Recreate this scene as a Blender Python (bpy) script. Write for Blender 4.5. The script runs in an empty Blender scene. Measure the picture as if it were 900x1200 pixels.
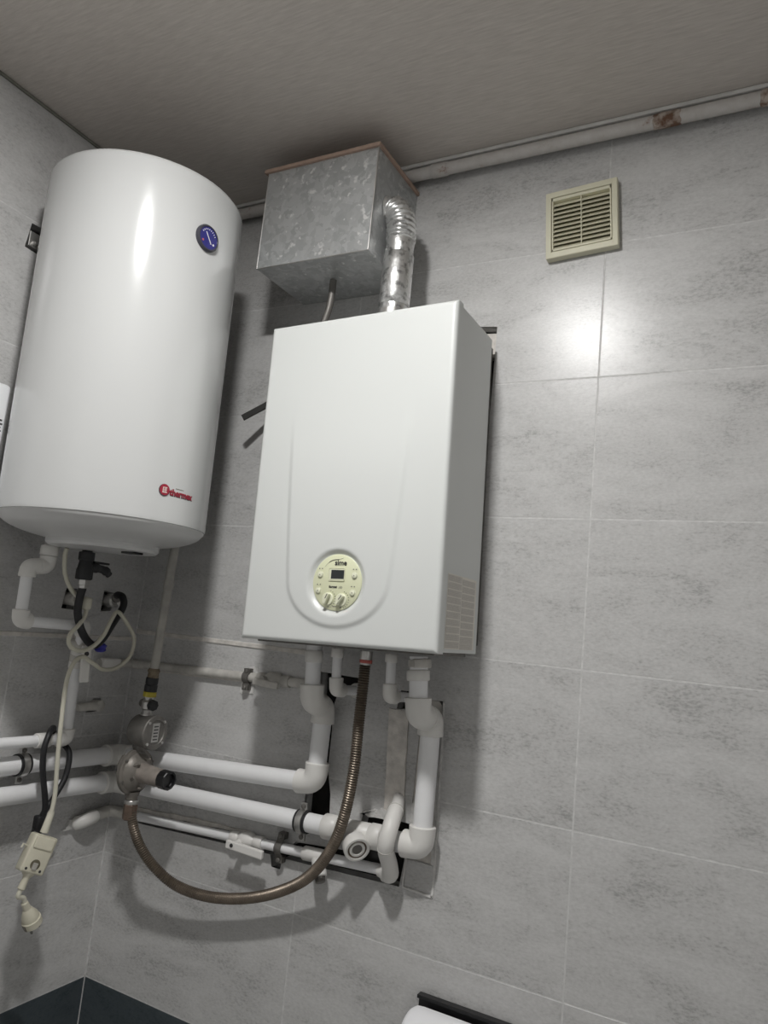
import bpy, bmesh, math, random
from mathutils import Vector, Matrix, Quaternion
random.seed(7)
PI = math.pi
scn = bpy.context.scene
COL = scn.collection

# ------------------------------------------------------------------ camera, world, exposure
cam_d = bpy.data.cameras.new('camera')
cam = bpy.data.objects.new('camera', cam_d); COL.objects.link(cam)
cam_d.sensor_fit = 'HORIZONTAL'; cam_d.sensor_width = 36.0
cam_d.lens = 868.04 / 900 * 36.0
cam_d.clip_start = 0.01
_R = Vector((0.88083656, 0.46291788, 0.09916645)); _U = Vector((-0.01444323, -0.18309389, 0.98298933)); _F = Vector((-0.4732001, 0.86728523, 0.15458976))
cam.matrix_world = Matrix(((_R.x, _U.x, -_F.x, 1.54058), (_R.y, _U.y, -_F.y, -1.49389), (_R.z, _U.z, -_F.z, 1.54113), (0, 0, 0, 1)))
scn.camera = cam
w = bpy.data.worlds.new('world'); scn.world = w; w.use_nodes = True
w.node_tree.nodes['Background'].inputs[0].default_value = (0.6, 0.65, 0.7, 1)
w.node_tree.nodes['Background'].inputs[1].default_value = 0.1
scn.view_settings.view_transform = 'Standard'
try: scn.view_settings.look = 'None'
except Exception: pass
scn.view_settings.gamma = 1.0
scn.view_settings.use_curve_mapping = False
scn.view_settings.exposure = 0.8
LAMP_POS = (0.93, -1.03, 2.67); LAMP_STRENGTH = 335.0; LAMP_R = 0.060

# ------------------------------------------------------------------ materials
def new_mat(name):
    m = bpy.data.materials.new(name); m.use_nodes = True
    nt = m.node_tree; b = nt.nodes['Principled BSDF']
    return m, nt, b
def col4(c): return (c[0], c[1], c[2], 1)
def srgb(r, g, b):
    f = lambda v: (v/255/12.92) if v/255 <= 0.04045 else ((v/255+0.055)/1.055)**2.4
    return (f(r), f(g), f(b))
def mat(name, c, rough=0.5, metal=0.0, var=0.06, scale=20.0, bump=0.0, bscale=200.0, c2=None, spec=0.5, lo=0.35, hi=0.65, coat=0.0):
    m, nt, b = new_mat(name)
    tc = nt.nodes.new('ShaderNodeTexCoord')
    n = nt.nodes.new('ShaderNodeTexNoise'); n.inputs['Scale'].default_value = scale; n.inputs['Detail'].default_value = 5
    nt.links.new(tc.outputs['Object'], n.inputs['Vector'])
    r = nt.nodes.new('ShaderNodeValToRGB')
    c2 = c2 or tuple(v*(1-2*var) for v in c)
    r.color_ramp.elements[0].position = lo; r.color_ramp.elements[0].color = col4(c2)
    r.color_ramp.elements[1].position = hi; r.color_ramp.elements[1].color = col4(c)
    nt.links.new(n.outputs['Fac'], r.inputs['Fac']); nt.links.new(r.outputs['Color'], b.inputs['Base Color'])
    b.inputs['Roughness'].default_value = rough; b.inputs['Metallic'].default_value = metal
    b.inputs['Specular IOR Level'].default_value = spec
    if coat: b.inputs['Coat Weight'].default_value = coat; b.inputs['Coat Roughness'].default_value = 0.06
    if bump:
        n2 = nt.nodes.new('ShaderNodeTexNoise'); n2.inputs['Scale'].default_value = bscale; n2.inputs['Detail'].default_value = 3
        nt.links.new(tc.outputs['Object'], n2.inputs['Vector'])
        bp = nt.nodes.new('ShaderNodeBump'); bp.inputs['Strength'].default_value = bump; bp.inputs['Distance'].default_value = 0.002
        nt.links.new(n2.outputs['Fac'], bp.inputs['Height']); nt.links.new(bp.outputs['Normal'], b.inputs['Normal'])
    return m
def tile_mat(name, c_lo, c_hi, rough=0.3, axis='x', spec=0.5):
    m, nt, b = new_mat(name)
    N = nt.nodes.new; Lk = nt.links.new
    tc = N('ShaderNodeTexCoord'); oi = N('ShaderNodeObjectInfo')
    off = N('ShaderNodeVectorMath'); off.operation = 'SCALE'; off.inputs[0].default_value = (17.3, 9.1, 23.7); Lk(oi.outputs['Random'], off.inputs['Scale'])
    add = N('ShaderNodeVectorMath'); add.operation = 'ADD'; Lk(tc.outputs['Object'], add.inputs[0]); Lk(off.outputs[0], add.inputs[1])
    mp = N('ShaderNodeMapping'); mp.inputs['Scale'].default_value = (1, 1, 2.6); Lk(add.outputs[0], mp.inputs['Vector'])
    n1 = N('ShaderNodeTexNoise'); n1.inputs['Scale'].default_value = 5.5; n1.inputs['Detail'].default_value = 9; n1.inputs['Roughness'].default_value = 0.66; n1.inputs['Distortion'].default_value = 0.6
    Lk(mp.outputs[0], n1.inputs['Vector'])
    mp2 = N('ShaderNodeMapping'); mp2.inputs['Scale'].default_value = (1, 1, 2.0); Lk(add.outputs[0], mp2.inputs['Vector'])
    n2 = N('ShaderNodeTexNoise'); n2.inputs['Scale'].default_value = 120; n2.inputs['Detail'].default_value = 6; n2.inputs['Roughness'].default_value = 0.7
    Lk(mp2.outputs[0], n2.inputs['Vector'])
    mix = N('ShaderNodeMix'); mix.data_type = 'FLOAT'; mix.inputs['Factor'].default_value = 0.5
    Lk(n1.outputs['Fac'], mix.inputs['A']); Lk(n2.outputs['Fac'], mix.inputs['B'])
    r = N('ShaderNodeValToRGB')
    r.color_ramp.elements[0].position = 0.36; r.color_ramp.elements[0].color = col4(c_lo)
    r.color_ramp.elements[1].position = 0.60; r.color_ramp.elements[1].color = col4(c_hi)
    e = r.color_ramp.elements.new(0.46); e.color = col4(tuple(l*0.35+h*0.65 for l, h in zip(c_lo, c_hi)))
    Lk(mix.outputs['Result'], r.inputs['Fac'])
    # worn darker scratches: thin band of a distorted noise
    n3 = N('ShaderNodeTexNoise'); n3.inputs['Scale'].default_value = 16; n3.inputs['Detail'].default_value = 8; n3.inputs['Distortion'].default_value = 1.2; n3.inputs['Roughness'].default_value = 0.75
    Lk(mp.outputs[0], n3.inputs['Vector'])
    r3 = N('ShaderNodeValToRGB'); r3.color_ramp.elements[0].position = 0.30; r3.color_ramp.elements[0].color = (0.84, 0.84, 0.84, 1)
    r3.color_ramp.elements[1].position = 0.42; r3.color_ramp.elements[1].color = (1, 1, 1, 1)
    Lk(n3.outputs['Fac'], r3.inputs['Fac'])
    mul = N('ShaderNodeMix'); mul.data_type = 'RGBA'; mul.blend_type = 'MULTIPLY'; mul.inputs['Factor'].default_value = 1.0
    Lk(r.outputs['Color'], mul.inputs['A']); Lk(r3.outputs['Color'], mul.inputs['B'])
    Lk(mul.outputs['Result'], b.inputs['Base Color'])
    b.inputs['Roughness'].default_value = rough; b.inputs['Specular IOR Level'].default_value = spec
    bp = N('ShaderNodeBump'); bp.inputs['Strength'].default_value = 0.12; bp.inputs['Distance'].default_value = 0.001
    Lk(n2.outputs['Fac'], bp.inputs['Height']); Lk(bp.outputs['Normal'], b.inputs['Normal'])
    return m
def galv_mat(name):
    m, nt, b = new_mat(name); N = nt.nodes.new; Lk = nt.links.new
    tc = N('ShaderNodeTexCoord')
    ns = N('ShaderNodeTexNoise'); ns.inputs['Scale'].default_value = 30; ns.inputs['Detail'].default_value = 3
    Lk(tc.outputs['Object'], ns.inputs['Vector'])
    mx = N('ShaderNodeMix'); mx.data_type = 'VECTOR'; mx.inputs['Factor'].default_value = 0.06
    Lk(tc.outputs['Object'], mx.inputs[4]); Lk(ns.outputs['Color'], mx.inputs[5])
    v = N('ShaderNodeTexVoronoi'); v.inputs['Scale'].default_value = 70; Lk(mx.outputs[1], v.inputs['Vector'])
    n2 = N('ShaderNodeTexNoise'); n2.inputs['Scale'].default_value = 55; n2.inputs['Detail'].default_value = 4; Lk(tc.outputs['Object'], n2.inputs['Vector'])
    r = N('ShaderNodeValToRGB'); r.color_ramp.elements[0].position = 0.1; r.color_ramp.elements[0].color = (0.42, 0.43, 0.43, 1)
    r.color_ramp.elements[1].position = 0.95; r.color_ramp.elements[1].color = (0.54, 0.55, 0.55, 1)
    sp = N('ShaderNodeSeparateColor'); Lk(v.outputs['Color'], sp.inputs[0]); Lk(sp.outputs[0], r.inputs['Fac'])
    r2 = N('ShaderNodeValToRGB'); r2.color_ramp.elements[0].position = 0.62; r2.color_ramp.elements[0].color = (0, 0, 0, 1)
    r2.color_ramp.elements[1].position = 0.70; r2.color_ramp.elements[1].color = (1, 1, 1, 1); Lk(n2.outputs['Fac'], r2.inputs['Fac'])
    m2 = N('ShaderNodeMix'); m2.data_type = 'RGBA'; Lk(r2.outputs['Color'], m2.inputs['Factor']); Lk(r.outputs['Color'], m2.inputs['A']); m2.inputs['B'].default_value = (0.75, 0.75, 0.74, 1)
    Lk(m2.outputs['Result'], b.inputs['Base Color'])
    b.inputs['Metallic'].default_value = 0.55; b.inputs['Roughness'].default_value = 0.40
    bp = N('ShaderNodeBump'); bp.inputs['Strength'].default_value = 0.15; bp.inputs['Distance'].default_value = 0.002
    Lk(n2.outputs['Fac'], bp.inputs['Height']); Lk(bp.outputs['Normal'], b.inputs['Normal'])
    return m
def ceiling_mat():
    m, nt, b = new_mat('ceiling_film'); N = nt.nodes.new; Lk = nt.links.new
    tc = N('ShaderNodeTexCoord'); mp = N('ShaderNodeMapping'); mp.inputs['Scale'].default_value = (6, 60, 1); mp.inputs['Rotation'].default_value = (0, 0, 0.5)
    Lk(tc.outputs['Object'], mp.inputs['Vector'])
    n = N('ShaderNodeTexNoise'); n.inputs['Scale'].default_value = 3; n.inputs['Detail'].default_value = 6; n.inputs['Roughness'].default_value = 0.7; Lk(mp.outputs[0], n.inputs['Vector'])
    r = N('ShaderNodeValToRGB'); r.color_ramp.elements[0].position = 0.3; r.color_ramp.elements[0].color = col4((0.485, 0.446, 0.408))
    r.color_ramp.elements[1].position = 0.7; r.color_ramp.elements[1].color = col4((0.64, 0.595, 0.55))
    Lk(n.outputs['Fac'], r.inputs['Fac']); Lk(r.outputs['Color'], b.inputs['Base Color']); b.inputs['Roughness'].default_value = 0.45
    return m
def rust_pipe_mat():
    m, nt, b = new_mat('painted_old_pipe'); N = nt.nodes.new; Lk = nt.links.new
    tc = N('ShaderNodeTexCoord')
    n = N('ShaderNodeTexNoise'); n.inputs['Scale'].default_value = 28; n.inputs['Detail'].default_value = 7; n.inputs['Roughness'].default_value = 0.7; Lk(tc.outputs['Object'], n.inputs['Vector'])
    r = N('ShaderNodeValToRGB'); el = r.color_ramp.elements
    el[0].position = 0.27; el[0].color = col4((0.13, 0.06, 0.035)); el[1].position = 0.40; el[1].color = col4((0.50, 0.475, 0.45))
    e = el.new(0.34); e.color = col4((0.42, 0.36, 0.33)); e = el.new(0.7); e.color = col4((0.58, 0.56, 0.54))
    Lk(n.outputs['Fac'], r.inputs['Fac']); Lk(r.outputs['Color'], b.inputs['Base Color']); b.inputs['Roughness'].default_value = 0.5
    bp = N('ShaderNodeBump'); bp.inputs['Strength'].default_value = 0.4; bp.inputs['Distance'].default_value = 0.002
    Lk(n.outputs['Fac'], bp.inputs['Height']); Lk(bp.outputs['Normal'], b.inputs['Normal'])
    return m
def emit_mat(name, c, s):
    m, nt, b = new_mat(name); b.inputs['Base Color'].default_value = col4(c); b.inputs['Emission Color'].default_value = col4(c); b.inputs['Emission Strength'].default_value = s
    return m
M = {}
M['tile'] = tile_mat('grey_concrete_tile', (0.335, 0.331, 0.325), (0.590, 0.585, 0.577), 0.30, spec=0.45)
M['dark_tile'] = tile_mat('dark_slate_tile', (0.030, 0.041, 0.048), (0.072, 0.086, 0.094), 0.35)
M['grout'] = mat('light_grout', (0.68, 0.675, 0.665), 0.8, var=0.1, scale=60)
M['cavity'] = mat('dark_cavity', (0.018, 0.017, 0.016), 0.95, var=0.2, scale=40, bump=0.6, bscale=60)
M['plaster'] = mat('rough_plaster', (0.72, 0.685, 0.64), 0.9, var=0.12, scale=45, bump=0.8, bscale=120)
M['plaster_white'] = mat('white_plaster', (0.70, 0.69, 0.67), 0.9, var=0.1, scale=70, bump=1.0, bscale=150)
M['ceiling'] = ceiling_mat()
M['wall_plain'] = mat('plain_light_wall', (0.76, 0.76, 0.755), 0.5, var=0.1, scale=8)
M['floor'] = tile_mat('floor_slate', (0.52, 0.52, 0.515), (0.64, 0.64, 0.63), 0.4)
M['enamel'] = mat('white_enamel', (0.545, 0.55, 0.545), 0.16, var=0.004, scale=3, coat=0.3)
M['enamel_under'] = mat('white_painted_end', (0.60, 0.60, 0.595), 0.3, var=0.02, scale=6)
M['boiler'] = mat('boiler_paint', (0.655, 0.67, 0.655), 0.36, var=0.004, scale=3, bump=0.03, bscale=900)
M['cream'] = mat('cream_panel', (0.70, 0.715, 0.50), 0.4, var=0.01)
M['cream_knob'] = mat('cream_knob_plastic', (0.74, 0.75, 0.58), 0.35, var=0.01)
M['ppr'] = mat('white_ppr', (0.84, 0.84, 0.845), 0.35, var=0.03, scale=12)
M['ppr_fit'] = mat('ppr_fitting', (0.76, 0.745, 0.715), 0.38, var=0.03, scale=14)
M['ppr_old'] = mat('dusty_ppr', (0.60, 0.58, 0.54), 0.6, var=0.12, scale=35, bump=0.3, bscale=90)
M['vent'] = mat('yellowed_plastic', (0.66, 0.635, 0.485), 0.45, var=0.03, scale=18)
M['vent_mesh'] = mat('dusty_vent_mesh', (0.22, 0.205, 0.125), 0.8, var=0.1, scale=80)
M['galv'] = galv_mat('galvanised_sheet')
M['alu'] = mat('crinkled_aluminium', (0.74, 0.74, 0.73), 0.33, 0.92, var=0.3, scale=75, bump=0.7, bscale=60, lo=0.32, hi=0.5)
M['steel'] = mat('zinc_steel', (0.62, 0.61, 0.59), 0.32, 0.9, var=0.1, scale=40)
M['dark_steel'] = mat('dull_grey_cast', (0.21, 0.20, 0.185), 0.5, 0.55, var=0.15, scale=30, bump=0.3, bscale=120)
M['reg'] = mat('regulator_cast', (0.25, 0.23, 0.205), 0.45, 0.4, var=0.12, scale=25, bump=0.2, bscale=150)
M['reg_cap'] = mat('regulator_sleeve', (0.30, 0.265, 0.235), 0.55, 0.1, var=0.15, scale=40)
M['gas_pipe'] = mat('grey_painted_gas_pipe', (0.42, 0.405, 0.37), 0.5, 0.0, var=0.12, scale=28)
M['hose'] = mat('corrugated_steel_hose', (0.20, 0.165, 0.130), 0.40, 0.65, var=0.15, scale=30)
M['black'] = mat('black_rubber', (0.017, 0.017, 0.019), 0.5, var=0.2)
M['black_gloss'] = mat('black_plastic', (0.012, 0.012, 0.013), 0.3, var=0.1)
M['yellow'] = mat('yellow_ring', (0.48, 0.40, 0.04), 0.5, var=0.1)
M['brown'] = mat('brown_nut', (0.17, 0.12, 0.09), 0.5, 0.3, var=0.2, scale=60)
M['cable'] = mat('cream_cable', (0.62, 0.60, 0.50), 0.45, var=0.03)
M['rcd'] = mat('cream_plug_plastic', (0.64, 0.61, 0.49), 0.4, var=0.05, scale=30)
M['rcd_dark'] = mat('brown_window', (0.13, 0.115, 0.08), 0.3, var=0.1)
M['white_plastic'] = mat('white_plastic', (0.80, 0.81, 0.82), 0.3, var=0.01)
M['blue'] = mat('blue_mark', (0.05, 0.05, 0.35), 0.5, var=0.1)
M['dial'] = mat('blue_dial', (0.035, 0.035, 0.22), 0.25, var=0.1, scale=60, coat=0.6)
M['dial_rim'] = mat('dark_dial_rim', (0.06, 0.06, 0.075), 0.25, var=0.1)
M['print_dark'] = mat('dark_print', (0.035, 0.035, 0.035), 0.6, var=0.05)
M['print_grey'] = mat('grey_print', (0.20, 0.20, 0.17), 0.6, var=0.05)
M['print_light'] = mat('pale_print', (0.80, 0.77, 0.70), 0.6, var=0.05)
M['print_tan'] = mat('tan_print_block', (0.63, 0.60, 0.555), 0.6, var=0.06, scale=300)
M['print_mid'] = mat('faded_print', (0.53, 0.50, 0.45), 0.6, var=0.05)
M['red'] = mat('crimson_print', (0.33, 0.012, 0.035), 0.45, var=0.05)
M['red_dot'] = mat('red_mark', (0.5, 0.12, 0.1), 0.5, var=0.05)
M['shadow_print'] = mat('dark_letter_edge', (0.08, 0.05, 0.055), 0.5, var=0.05)
M['white_print'] = mat('white_print', (0.82, 0.82, 0.82), 0.5, var=0.01)
M['lcd'] = mat('lcd_glass', (0.03, 0.035, 0.035), 0.15, var=0.1)
M['rust'] = rust_pipe_mat()
M['rust_patch'] = mat('rust_scale', (0.46, 0.40, 0.35), 0.9, var=0.2, scale=45, lo=0.42, hi=0.60, c2=(0.15, 0.085, 0.055), bump=1.0, bscale=150)
M['lid'] = mat('brown_hardboard', (0.40, 0.285, 0.225), 0.7, var=0.1, scale=30)
M['trim'] = mat('white_trim', (0.66, 0.65, 0.63), 0.5, var=0.08, scale=20)
M['bar'] = mat('dark_flat_bar', (0.035, 0.034, 0.032), 0.45, 0.4, var=0.1)
M['paper'] = mat('white_paper', (0.86, 0.86, 0.88), 0.85, var=0.01, bump=0.1, bscale=300)
M['tape'] = mat('brown_sealing_tape', (0.20, 0.16, 0.11), 0.8, var=0.2, scale=80)

# ------------------------------------------------------------------ helpers
def V(*a): return Vector(a[0]) if len(a) == 1 else Vector(a)
def world_of(o):
    m = o.matrix_basis.copy()
    while o.parent: o = o.parent; m = o.matrix_basis @ m
    return m
def obj(name, bm, m, parent=None, world=True, smooth=None):
    """link a bmesh as one mesh object; vertices given in world space unless world=False (parent's space)"""
    if parent is not None and world: bm.transform(world_of(parent).inverted())
    bmesh.ops.recalc_face_normals(bm, faces=bm.faces)
    me = bpy.data.meshes.new(name); bm.to_mesh(me); bm.free()
    me.materials.append(M[m] if isinstance(m, str) else m)
    if smooth is not None:
        me.shade_smooth()
        if smooth < 179: me.set_sharp_from_angle(angle=math.radians(smooth))
    o = bpy.data.objects.new(name, me); COL.objects.link(o)
    if parent is not None: o.parent = parent
    return o
def thing(name, label, cat, loc, group=None, quat=None):
    o = bpy.data.objects.new(name, None); COL.objects.link(o); o.empty_display_size = 0.05
    o.location = loc
    if quat is not None: o.rotation_mode = 'QUATERNION'; o.rotation_quaternion = quat
    o['label'] = label; o['category'] = cat
    if group: o['group'] = group
    return o
def tag(o, label, cat, group=None):
    o['label'] = label; o['category'] = cat
    if group: o['group'] = group
    return o
def part_label(o, label): o['label'] = label; return o
def box(x0, x1, y0, y1, z0, z1, bev=0.0, seg=2, bm=None, mtx=None):
    b = bmesh.new()
    vs = [b.verts.new(p) for p in ((x0,y0,z0),(x1,y0,z0),(x1,y1,z0),(x0,y1,z0),(x0,y0,z1),(x1,y0,z1),(x1,y1,z1),(x0,y1,z1))]
    for f in ((3,2,1,0),(4,5,6,7),(0,1,5,4),(1,2,6,5),(2,3,7,6),(3,0,4,7)): b.faces.new([vs[i] for i in f])
    if bev: bmesh.ops.bevel(b, geom=b.edges[:], offset=bev, segments=seg, profile=0.5, affect='EDGES')
    if mtx is not None: b.transform(mtx)
    return merge(bm, b)
def merge(a, b):
    if a is None: return b
    t = bpy.data.meshes.new('tmp'); b.to_mesh(t); b.free(); a.from_mesh(t); bpy.data.meshes.remove(t)
    return a
def frame_from(d):
    d = d.normalized(); u = Vector((0, 0, 1)) if abs(d.z) < 0.9 else Vector((1, 0, 0))
    a = d.cross(u).normalized(); return a, d.cross(a).normalized()
def sweep(pts, r, seg=16, cap=True, bm=None):
    """tube along pts; r a number or one per point"""
    pts = [Vector(p) for p in pts]; n = len(pts)
    rs = r if isinstance(r, (list, tuple)) else [r]*n
    b = bm or bmesh.new()
    tang = []
    for i in range(n):
        t = Vector()
        if i > 0: t += (pts[i]-pts[i-1]).normalized()
        if i < n-1: t += (pts[i+1]-pts[i]).normalized()
        tang.append(t.normalized() if t.length > 1e-9 else tang[-1])
    a, c = frame_from(tang[0]); rings = []
    for i in range(n):
        if i:
            q = tang[i-1].rotation_difference(tang[i]); a = (q @ a); a = (a - tang[i]*a.dot(tang[i])).normalized()
        c = tang[i].cross(a)
        rings.append([b.verts.new(pts[i] + (a*math.cos(2*PI*k/seg) + c*math.sin(2*PI*k/seg))*rs[i]) for k in range(seg)])
    for i in range(n-1):
        for k in range(seg): b.faces.new((rings[i][k], rings[i][(k+1) % seg], rings[i+1][(k+1) % seg], rings[i+1][k]))
    if cap: b.faces.new(list(reversed(rings[0]))); b.faces.new(rings[-1])
    return b
def lathe(p, d, prof, seg=24, bm=None):
    """revolve prof [(radius, distance along d)] about the axis p + t d; closed at the ends"""
    p = Vector(p); d = Vector(d).normalized(); a, c = frame_from(d); b = bm or bmesh.new(); rings = []
    for r, h in prof:
        if r < 1e-6: rings.append([b.verts.new(p + d*h)])
        else: rings.append([b.verts.new(p + d*h + (a*math.cos(2*PI*k/seg) + c*math.sin(2*PI*k/seg))*r) for k in range(seg)])
    for A, B in zip(rings, rings[1:]):
        for k in range(seg):
            k2 = (k+1) % seg
            if len(A) == 1 and len(B) == 1: continue
            if len(A) == 1: b.faces.new((A[0], B[k2], B[k]))
            elif len(B) == 1: b.faces.new((A[k], A[k2], B[0]))
            else: b.faces.new((A[k], A[k2], B[k2], B[k]))
    if len(rings[0]) > 1: b.faces.new(list(reversed(rings[0])))
    if len(rings[-1]) > 1: b.faces.new(rings[-1])
    return b
def catmull(pts, sub=8):
    P = [Vector(p) for p in pts]; P = [P[0]*2-P[1]] + P + [P[-1]*2-P[-2]]; out = []
    for i in range(1, len(P)-2):
        for s in range(sub):
            t = s/sub; a, b_, c, d = P[i-1], P[i], P[i+1], P[i+2]
            out.append(0.5*((2*b_) + (c-a)*t + (2*a-5*b_+4*c-d)*t*t + (3*b_-a-3*c+d)*t*t*t))
    out.append(P[-2]); return out
def resample(pts, step):
    out = [pts[0].copy()]; acc = 0.0
    for a, b_ in zip(pts, pts[1:]):
        L = (b_-a).length; t = step-acc
        while t <= L: out.append(a + (b_-a)*(t/L)); t += step
        acc = (acc + L) % step
    out.append(pts[-1].copy()); return out
def prism(poly, depth0, depth1, plane='y'):
    """polygon in (x,z) [plane y] or (y,z) [plane x], extruded between two depths"""
    b = bmesh.new()
    mk = (lambda u, v, t: (u, t, v)) if plane == 'y' else (lambda u, v, t: (t, u, v))
    A = [b.verts.new(mk(u, v, depth0)) for u, v in poly]; B = [b.verts.new(mk(u, v, depth1)) for u, v in poly]
    n = len(poly); b.faces.new(A); b.faces.new(list(reversed(B)))
    for i in range(n): b.faces.new((A[i], B[i], B[(i+1) % n], A[(i+1) % n]))
    bmesh.ops.recalc_face_normals(b, faces=b.faces); return b
def boolean_cut(o, cutters):
    tmp = []
    for c in cutters:
        me = bpy.data.meshes.new('c'); c.to_mesh(me); c.free()
        co = bpy.data.objects.new('c', me); COL.objects.link(co); tmp.append(co)
        md = o.modifiers.new('b', 'BOOLEAN'); md.operation = 'DIFFERENCE'; md.solver = 'EXACT'; md.object = co
    dg = bpy.context.evaluated_depsgraph_get(); dg.update()
    ev = o.evaluated_get(dg); me = bpy.data.meshes.new_from_object(ev)
    o.modifiers.clear(); old = o.data; name = old.name; o.data = me
    bpy.data.meshes.remove(old); me.name = name
    for co in tmp:
        d = co.data; bpy.data.objects.remove(co); bpy.data.meshes.remove(d)
def text_bm(s, size, extrude=0.0, align='CENTER', bold=0.0, res=3):
    cu = bpy.data.curves.new('t', 'FONT'); cu.body = s; cu.size = size; cu.extrude = extrude; cu.align_x = align; cu.align_y = 'CENTER'; cu.offset = bold; cu.resolution_u = res
    o = bpy.data.objects.new('t', cu); COL.objects.link(o)
    dg = bpy.context.evaluated_depsgraph_get(); dg.update()
    me = bpy.data.meshes.new_from_object(o.evaluated_get(dg)); b = bmesh.new(); b.from_mesh(me)
    bpy.data.objects.remove(o); bpy.data.curves.remove(cu); bpy.data.meshes.remove(me)
    return b
def elbow_bm(p, d1, d2, r, L, tight=1.05):
    p = Vector(p); d1 = Vector(d1).normalized(); d2 = Vector(d2).normalized()
    a = min(L*0.72, r*tight)
    pts = [p-d1*L, p-d1*(L-0.0015), p-d1*(L-0.004)]; rs = [r*0.93, r*1.03, r*1.03]
    A, B = p-d1*a, p+d2*a
    for i in range(9):
        t = i/8; pts.append(A*(1-t)**2 + p*2*t*(1-t) + B*t*t); rs.append(r*0.99)
    pts += [p+d2*(L-0.004), p+d2*(L-0.0015), p+d2*L]; rs += [r*1.03, r*1.03, r*0.93]
    return sweep(pts, rs, 20)
def pipe_run(th, pts, r, fit, L=None, m='ppr', mf='ppr_fit'):
    """straight pipes with an elbow at each inner corner"""
    P = [Vector(p) for p in pts]; L = L or fit*1.75; n = len(P); LL = L if isinstance(L, (list, tuple)) else [L]*n
    for i in range(n-1):
        d = (P[i+1]-P[i]).normalized(); a = P[i] + (d*(LL[i]-0.006) if i > 0 else Vector()); b_ = P[i+1] - (d*(LL[i+1]-0.006) if i < n-2 else Vector())
        if (b_-a).dot(d) > 0.002: obj('pipe', sweep([a, b_], r[i] if isinstance(r, (list, tuple)) else r, 20), m, th, smooth=40)
    for i in range(1, n-1):
        obj('elbow', elbow_bm(P[i], P[i]-P[i-1], P[i+1]-P[i], fit, LL[i], 0.62 if LL[i] < 0.042 else 1.05), mf, th, smooth=50)
def coupling(th, p, d, r, ln, m='ppr_fit', name='coupling'):
    h = ln/2; c = min(0.002, h*0.3)
    return obj(name, lathe(p, d, [(r*0.92, -h), (r, -h+c), (r, h-c), (r*0.92, h)], 22), m, th, smooth=50)
def hexnut(p, d, r, ln, bm=None):
    return lathe(p, d, [(r*0.9, -ln/2), (r, -ln/2+0.002), (r, ln/2-0.002), (r*0.9, ln/2)], 6, bm)

# ------------------------------------------------------------------ the room
CZ = 2.67; RX = 2.25; FY = -2.45
def struct(name, bm, m, label, cat='wall', smooth=None):
    o = obj(name, bm, m, smooth=smooth); o['kind'] = 'structure'; o['label'] = label; o['category'] = cat; return o
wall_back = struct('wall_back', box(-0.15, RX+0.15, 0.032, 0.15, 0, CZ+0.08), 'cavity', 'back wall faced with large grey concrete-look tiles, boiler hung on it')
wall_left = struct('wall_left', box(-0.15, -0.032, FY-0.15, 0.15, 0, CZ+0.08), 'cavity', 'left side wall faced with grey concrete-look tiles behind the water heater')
struct('wall_right', box(RX, RX+0.15, FY-0.15, 0.032, 0, CZ+0.08), 'wall_plain', 'plain light right side wall outside the picture')
struct('wall_front', box(-0.032, RX, FY-0.15, FY, 0, CZ+0.08), 'wall_plain', 'plain light wall behind the photographer')
struct('floor', box(-0.15, RX+0.15, FY-0.15, 0.15, -0.1, 0), 'floor', 'light grey tiled floor below the picture', 'floor')
struct('ceiling', box(-0.15, RX+0.15, FY-0.15, 0.15, CZ, CZ+0.1), 'ceiling', 'matt grey-brown stretched ceiling with a fine streaked grain', 'ceiling')
struct('trim_1', box(-0.0, RX, -0.040, -0.001, CZ-0.010, CZ-0.0005, 0.002), 'trim', 'narrow white edge strip along ceiling above the old pipe', 'trim')
struct('trim_2', box(0.0005, 0.006, FY, -0.045, CZ-0.007, CZ-0.0005, 0.001), 'print_grey', 'thin dark edge line between left wall and ceiling', 'trim')

GAP = 0.0013
# cut-outs broken into the tiles, (x, z) on the back wall
CUT_B = {
 'slot':   [(0.597, 1.098), (0.667, 1.098), (0.662, 1.165), (0.648, 1.22), (0.6485, 1.30), (0.6445, 1.352), (0.655, 1.390), (0.700, 1.396), (0.716, 1.425), (0.602, 1.428), (0.606, 1.36), (0.622, 1.30), (0.618, 1.19), (0.596, 1.17)],
 'trench': [(0.095, 0.990), (0.326, 1.000), (0.520, 1.007), (0.527, 0.982), (0.551, 0.982), (0.554, 1.006), (0.700, 1.011), (0.850, 1.016), (0.857, 1.075), (0.862, 1.143), (0.750, 1.147), (0.735, 1.06), (0.585, 1.048), (0.578, 1.040), (0.320, 1.034), (0.094, 1.021)],
 'stub_hole': [(0.806, 1.372), (0.843, 1.374), (0.846, 1.412), (0.812, 1.412)],
 'pipe_slot': [(0.862, 1.075), (0.925, 1.075), (0.926, 1.14), (0.917, 1.402), (0.866, 1.400)],
 'bracket_gap': [(0.895, 1.86), (0.9655, 1.86), (0.968, 2.237), (0.895, 2.245)],
}
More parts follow.
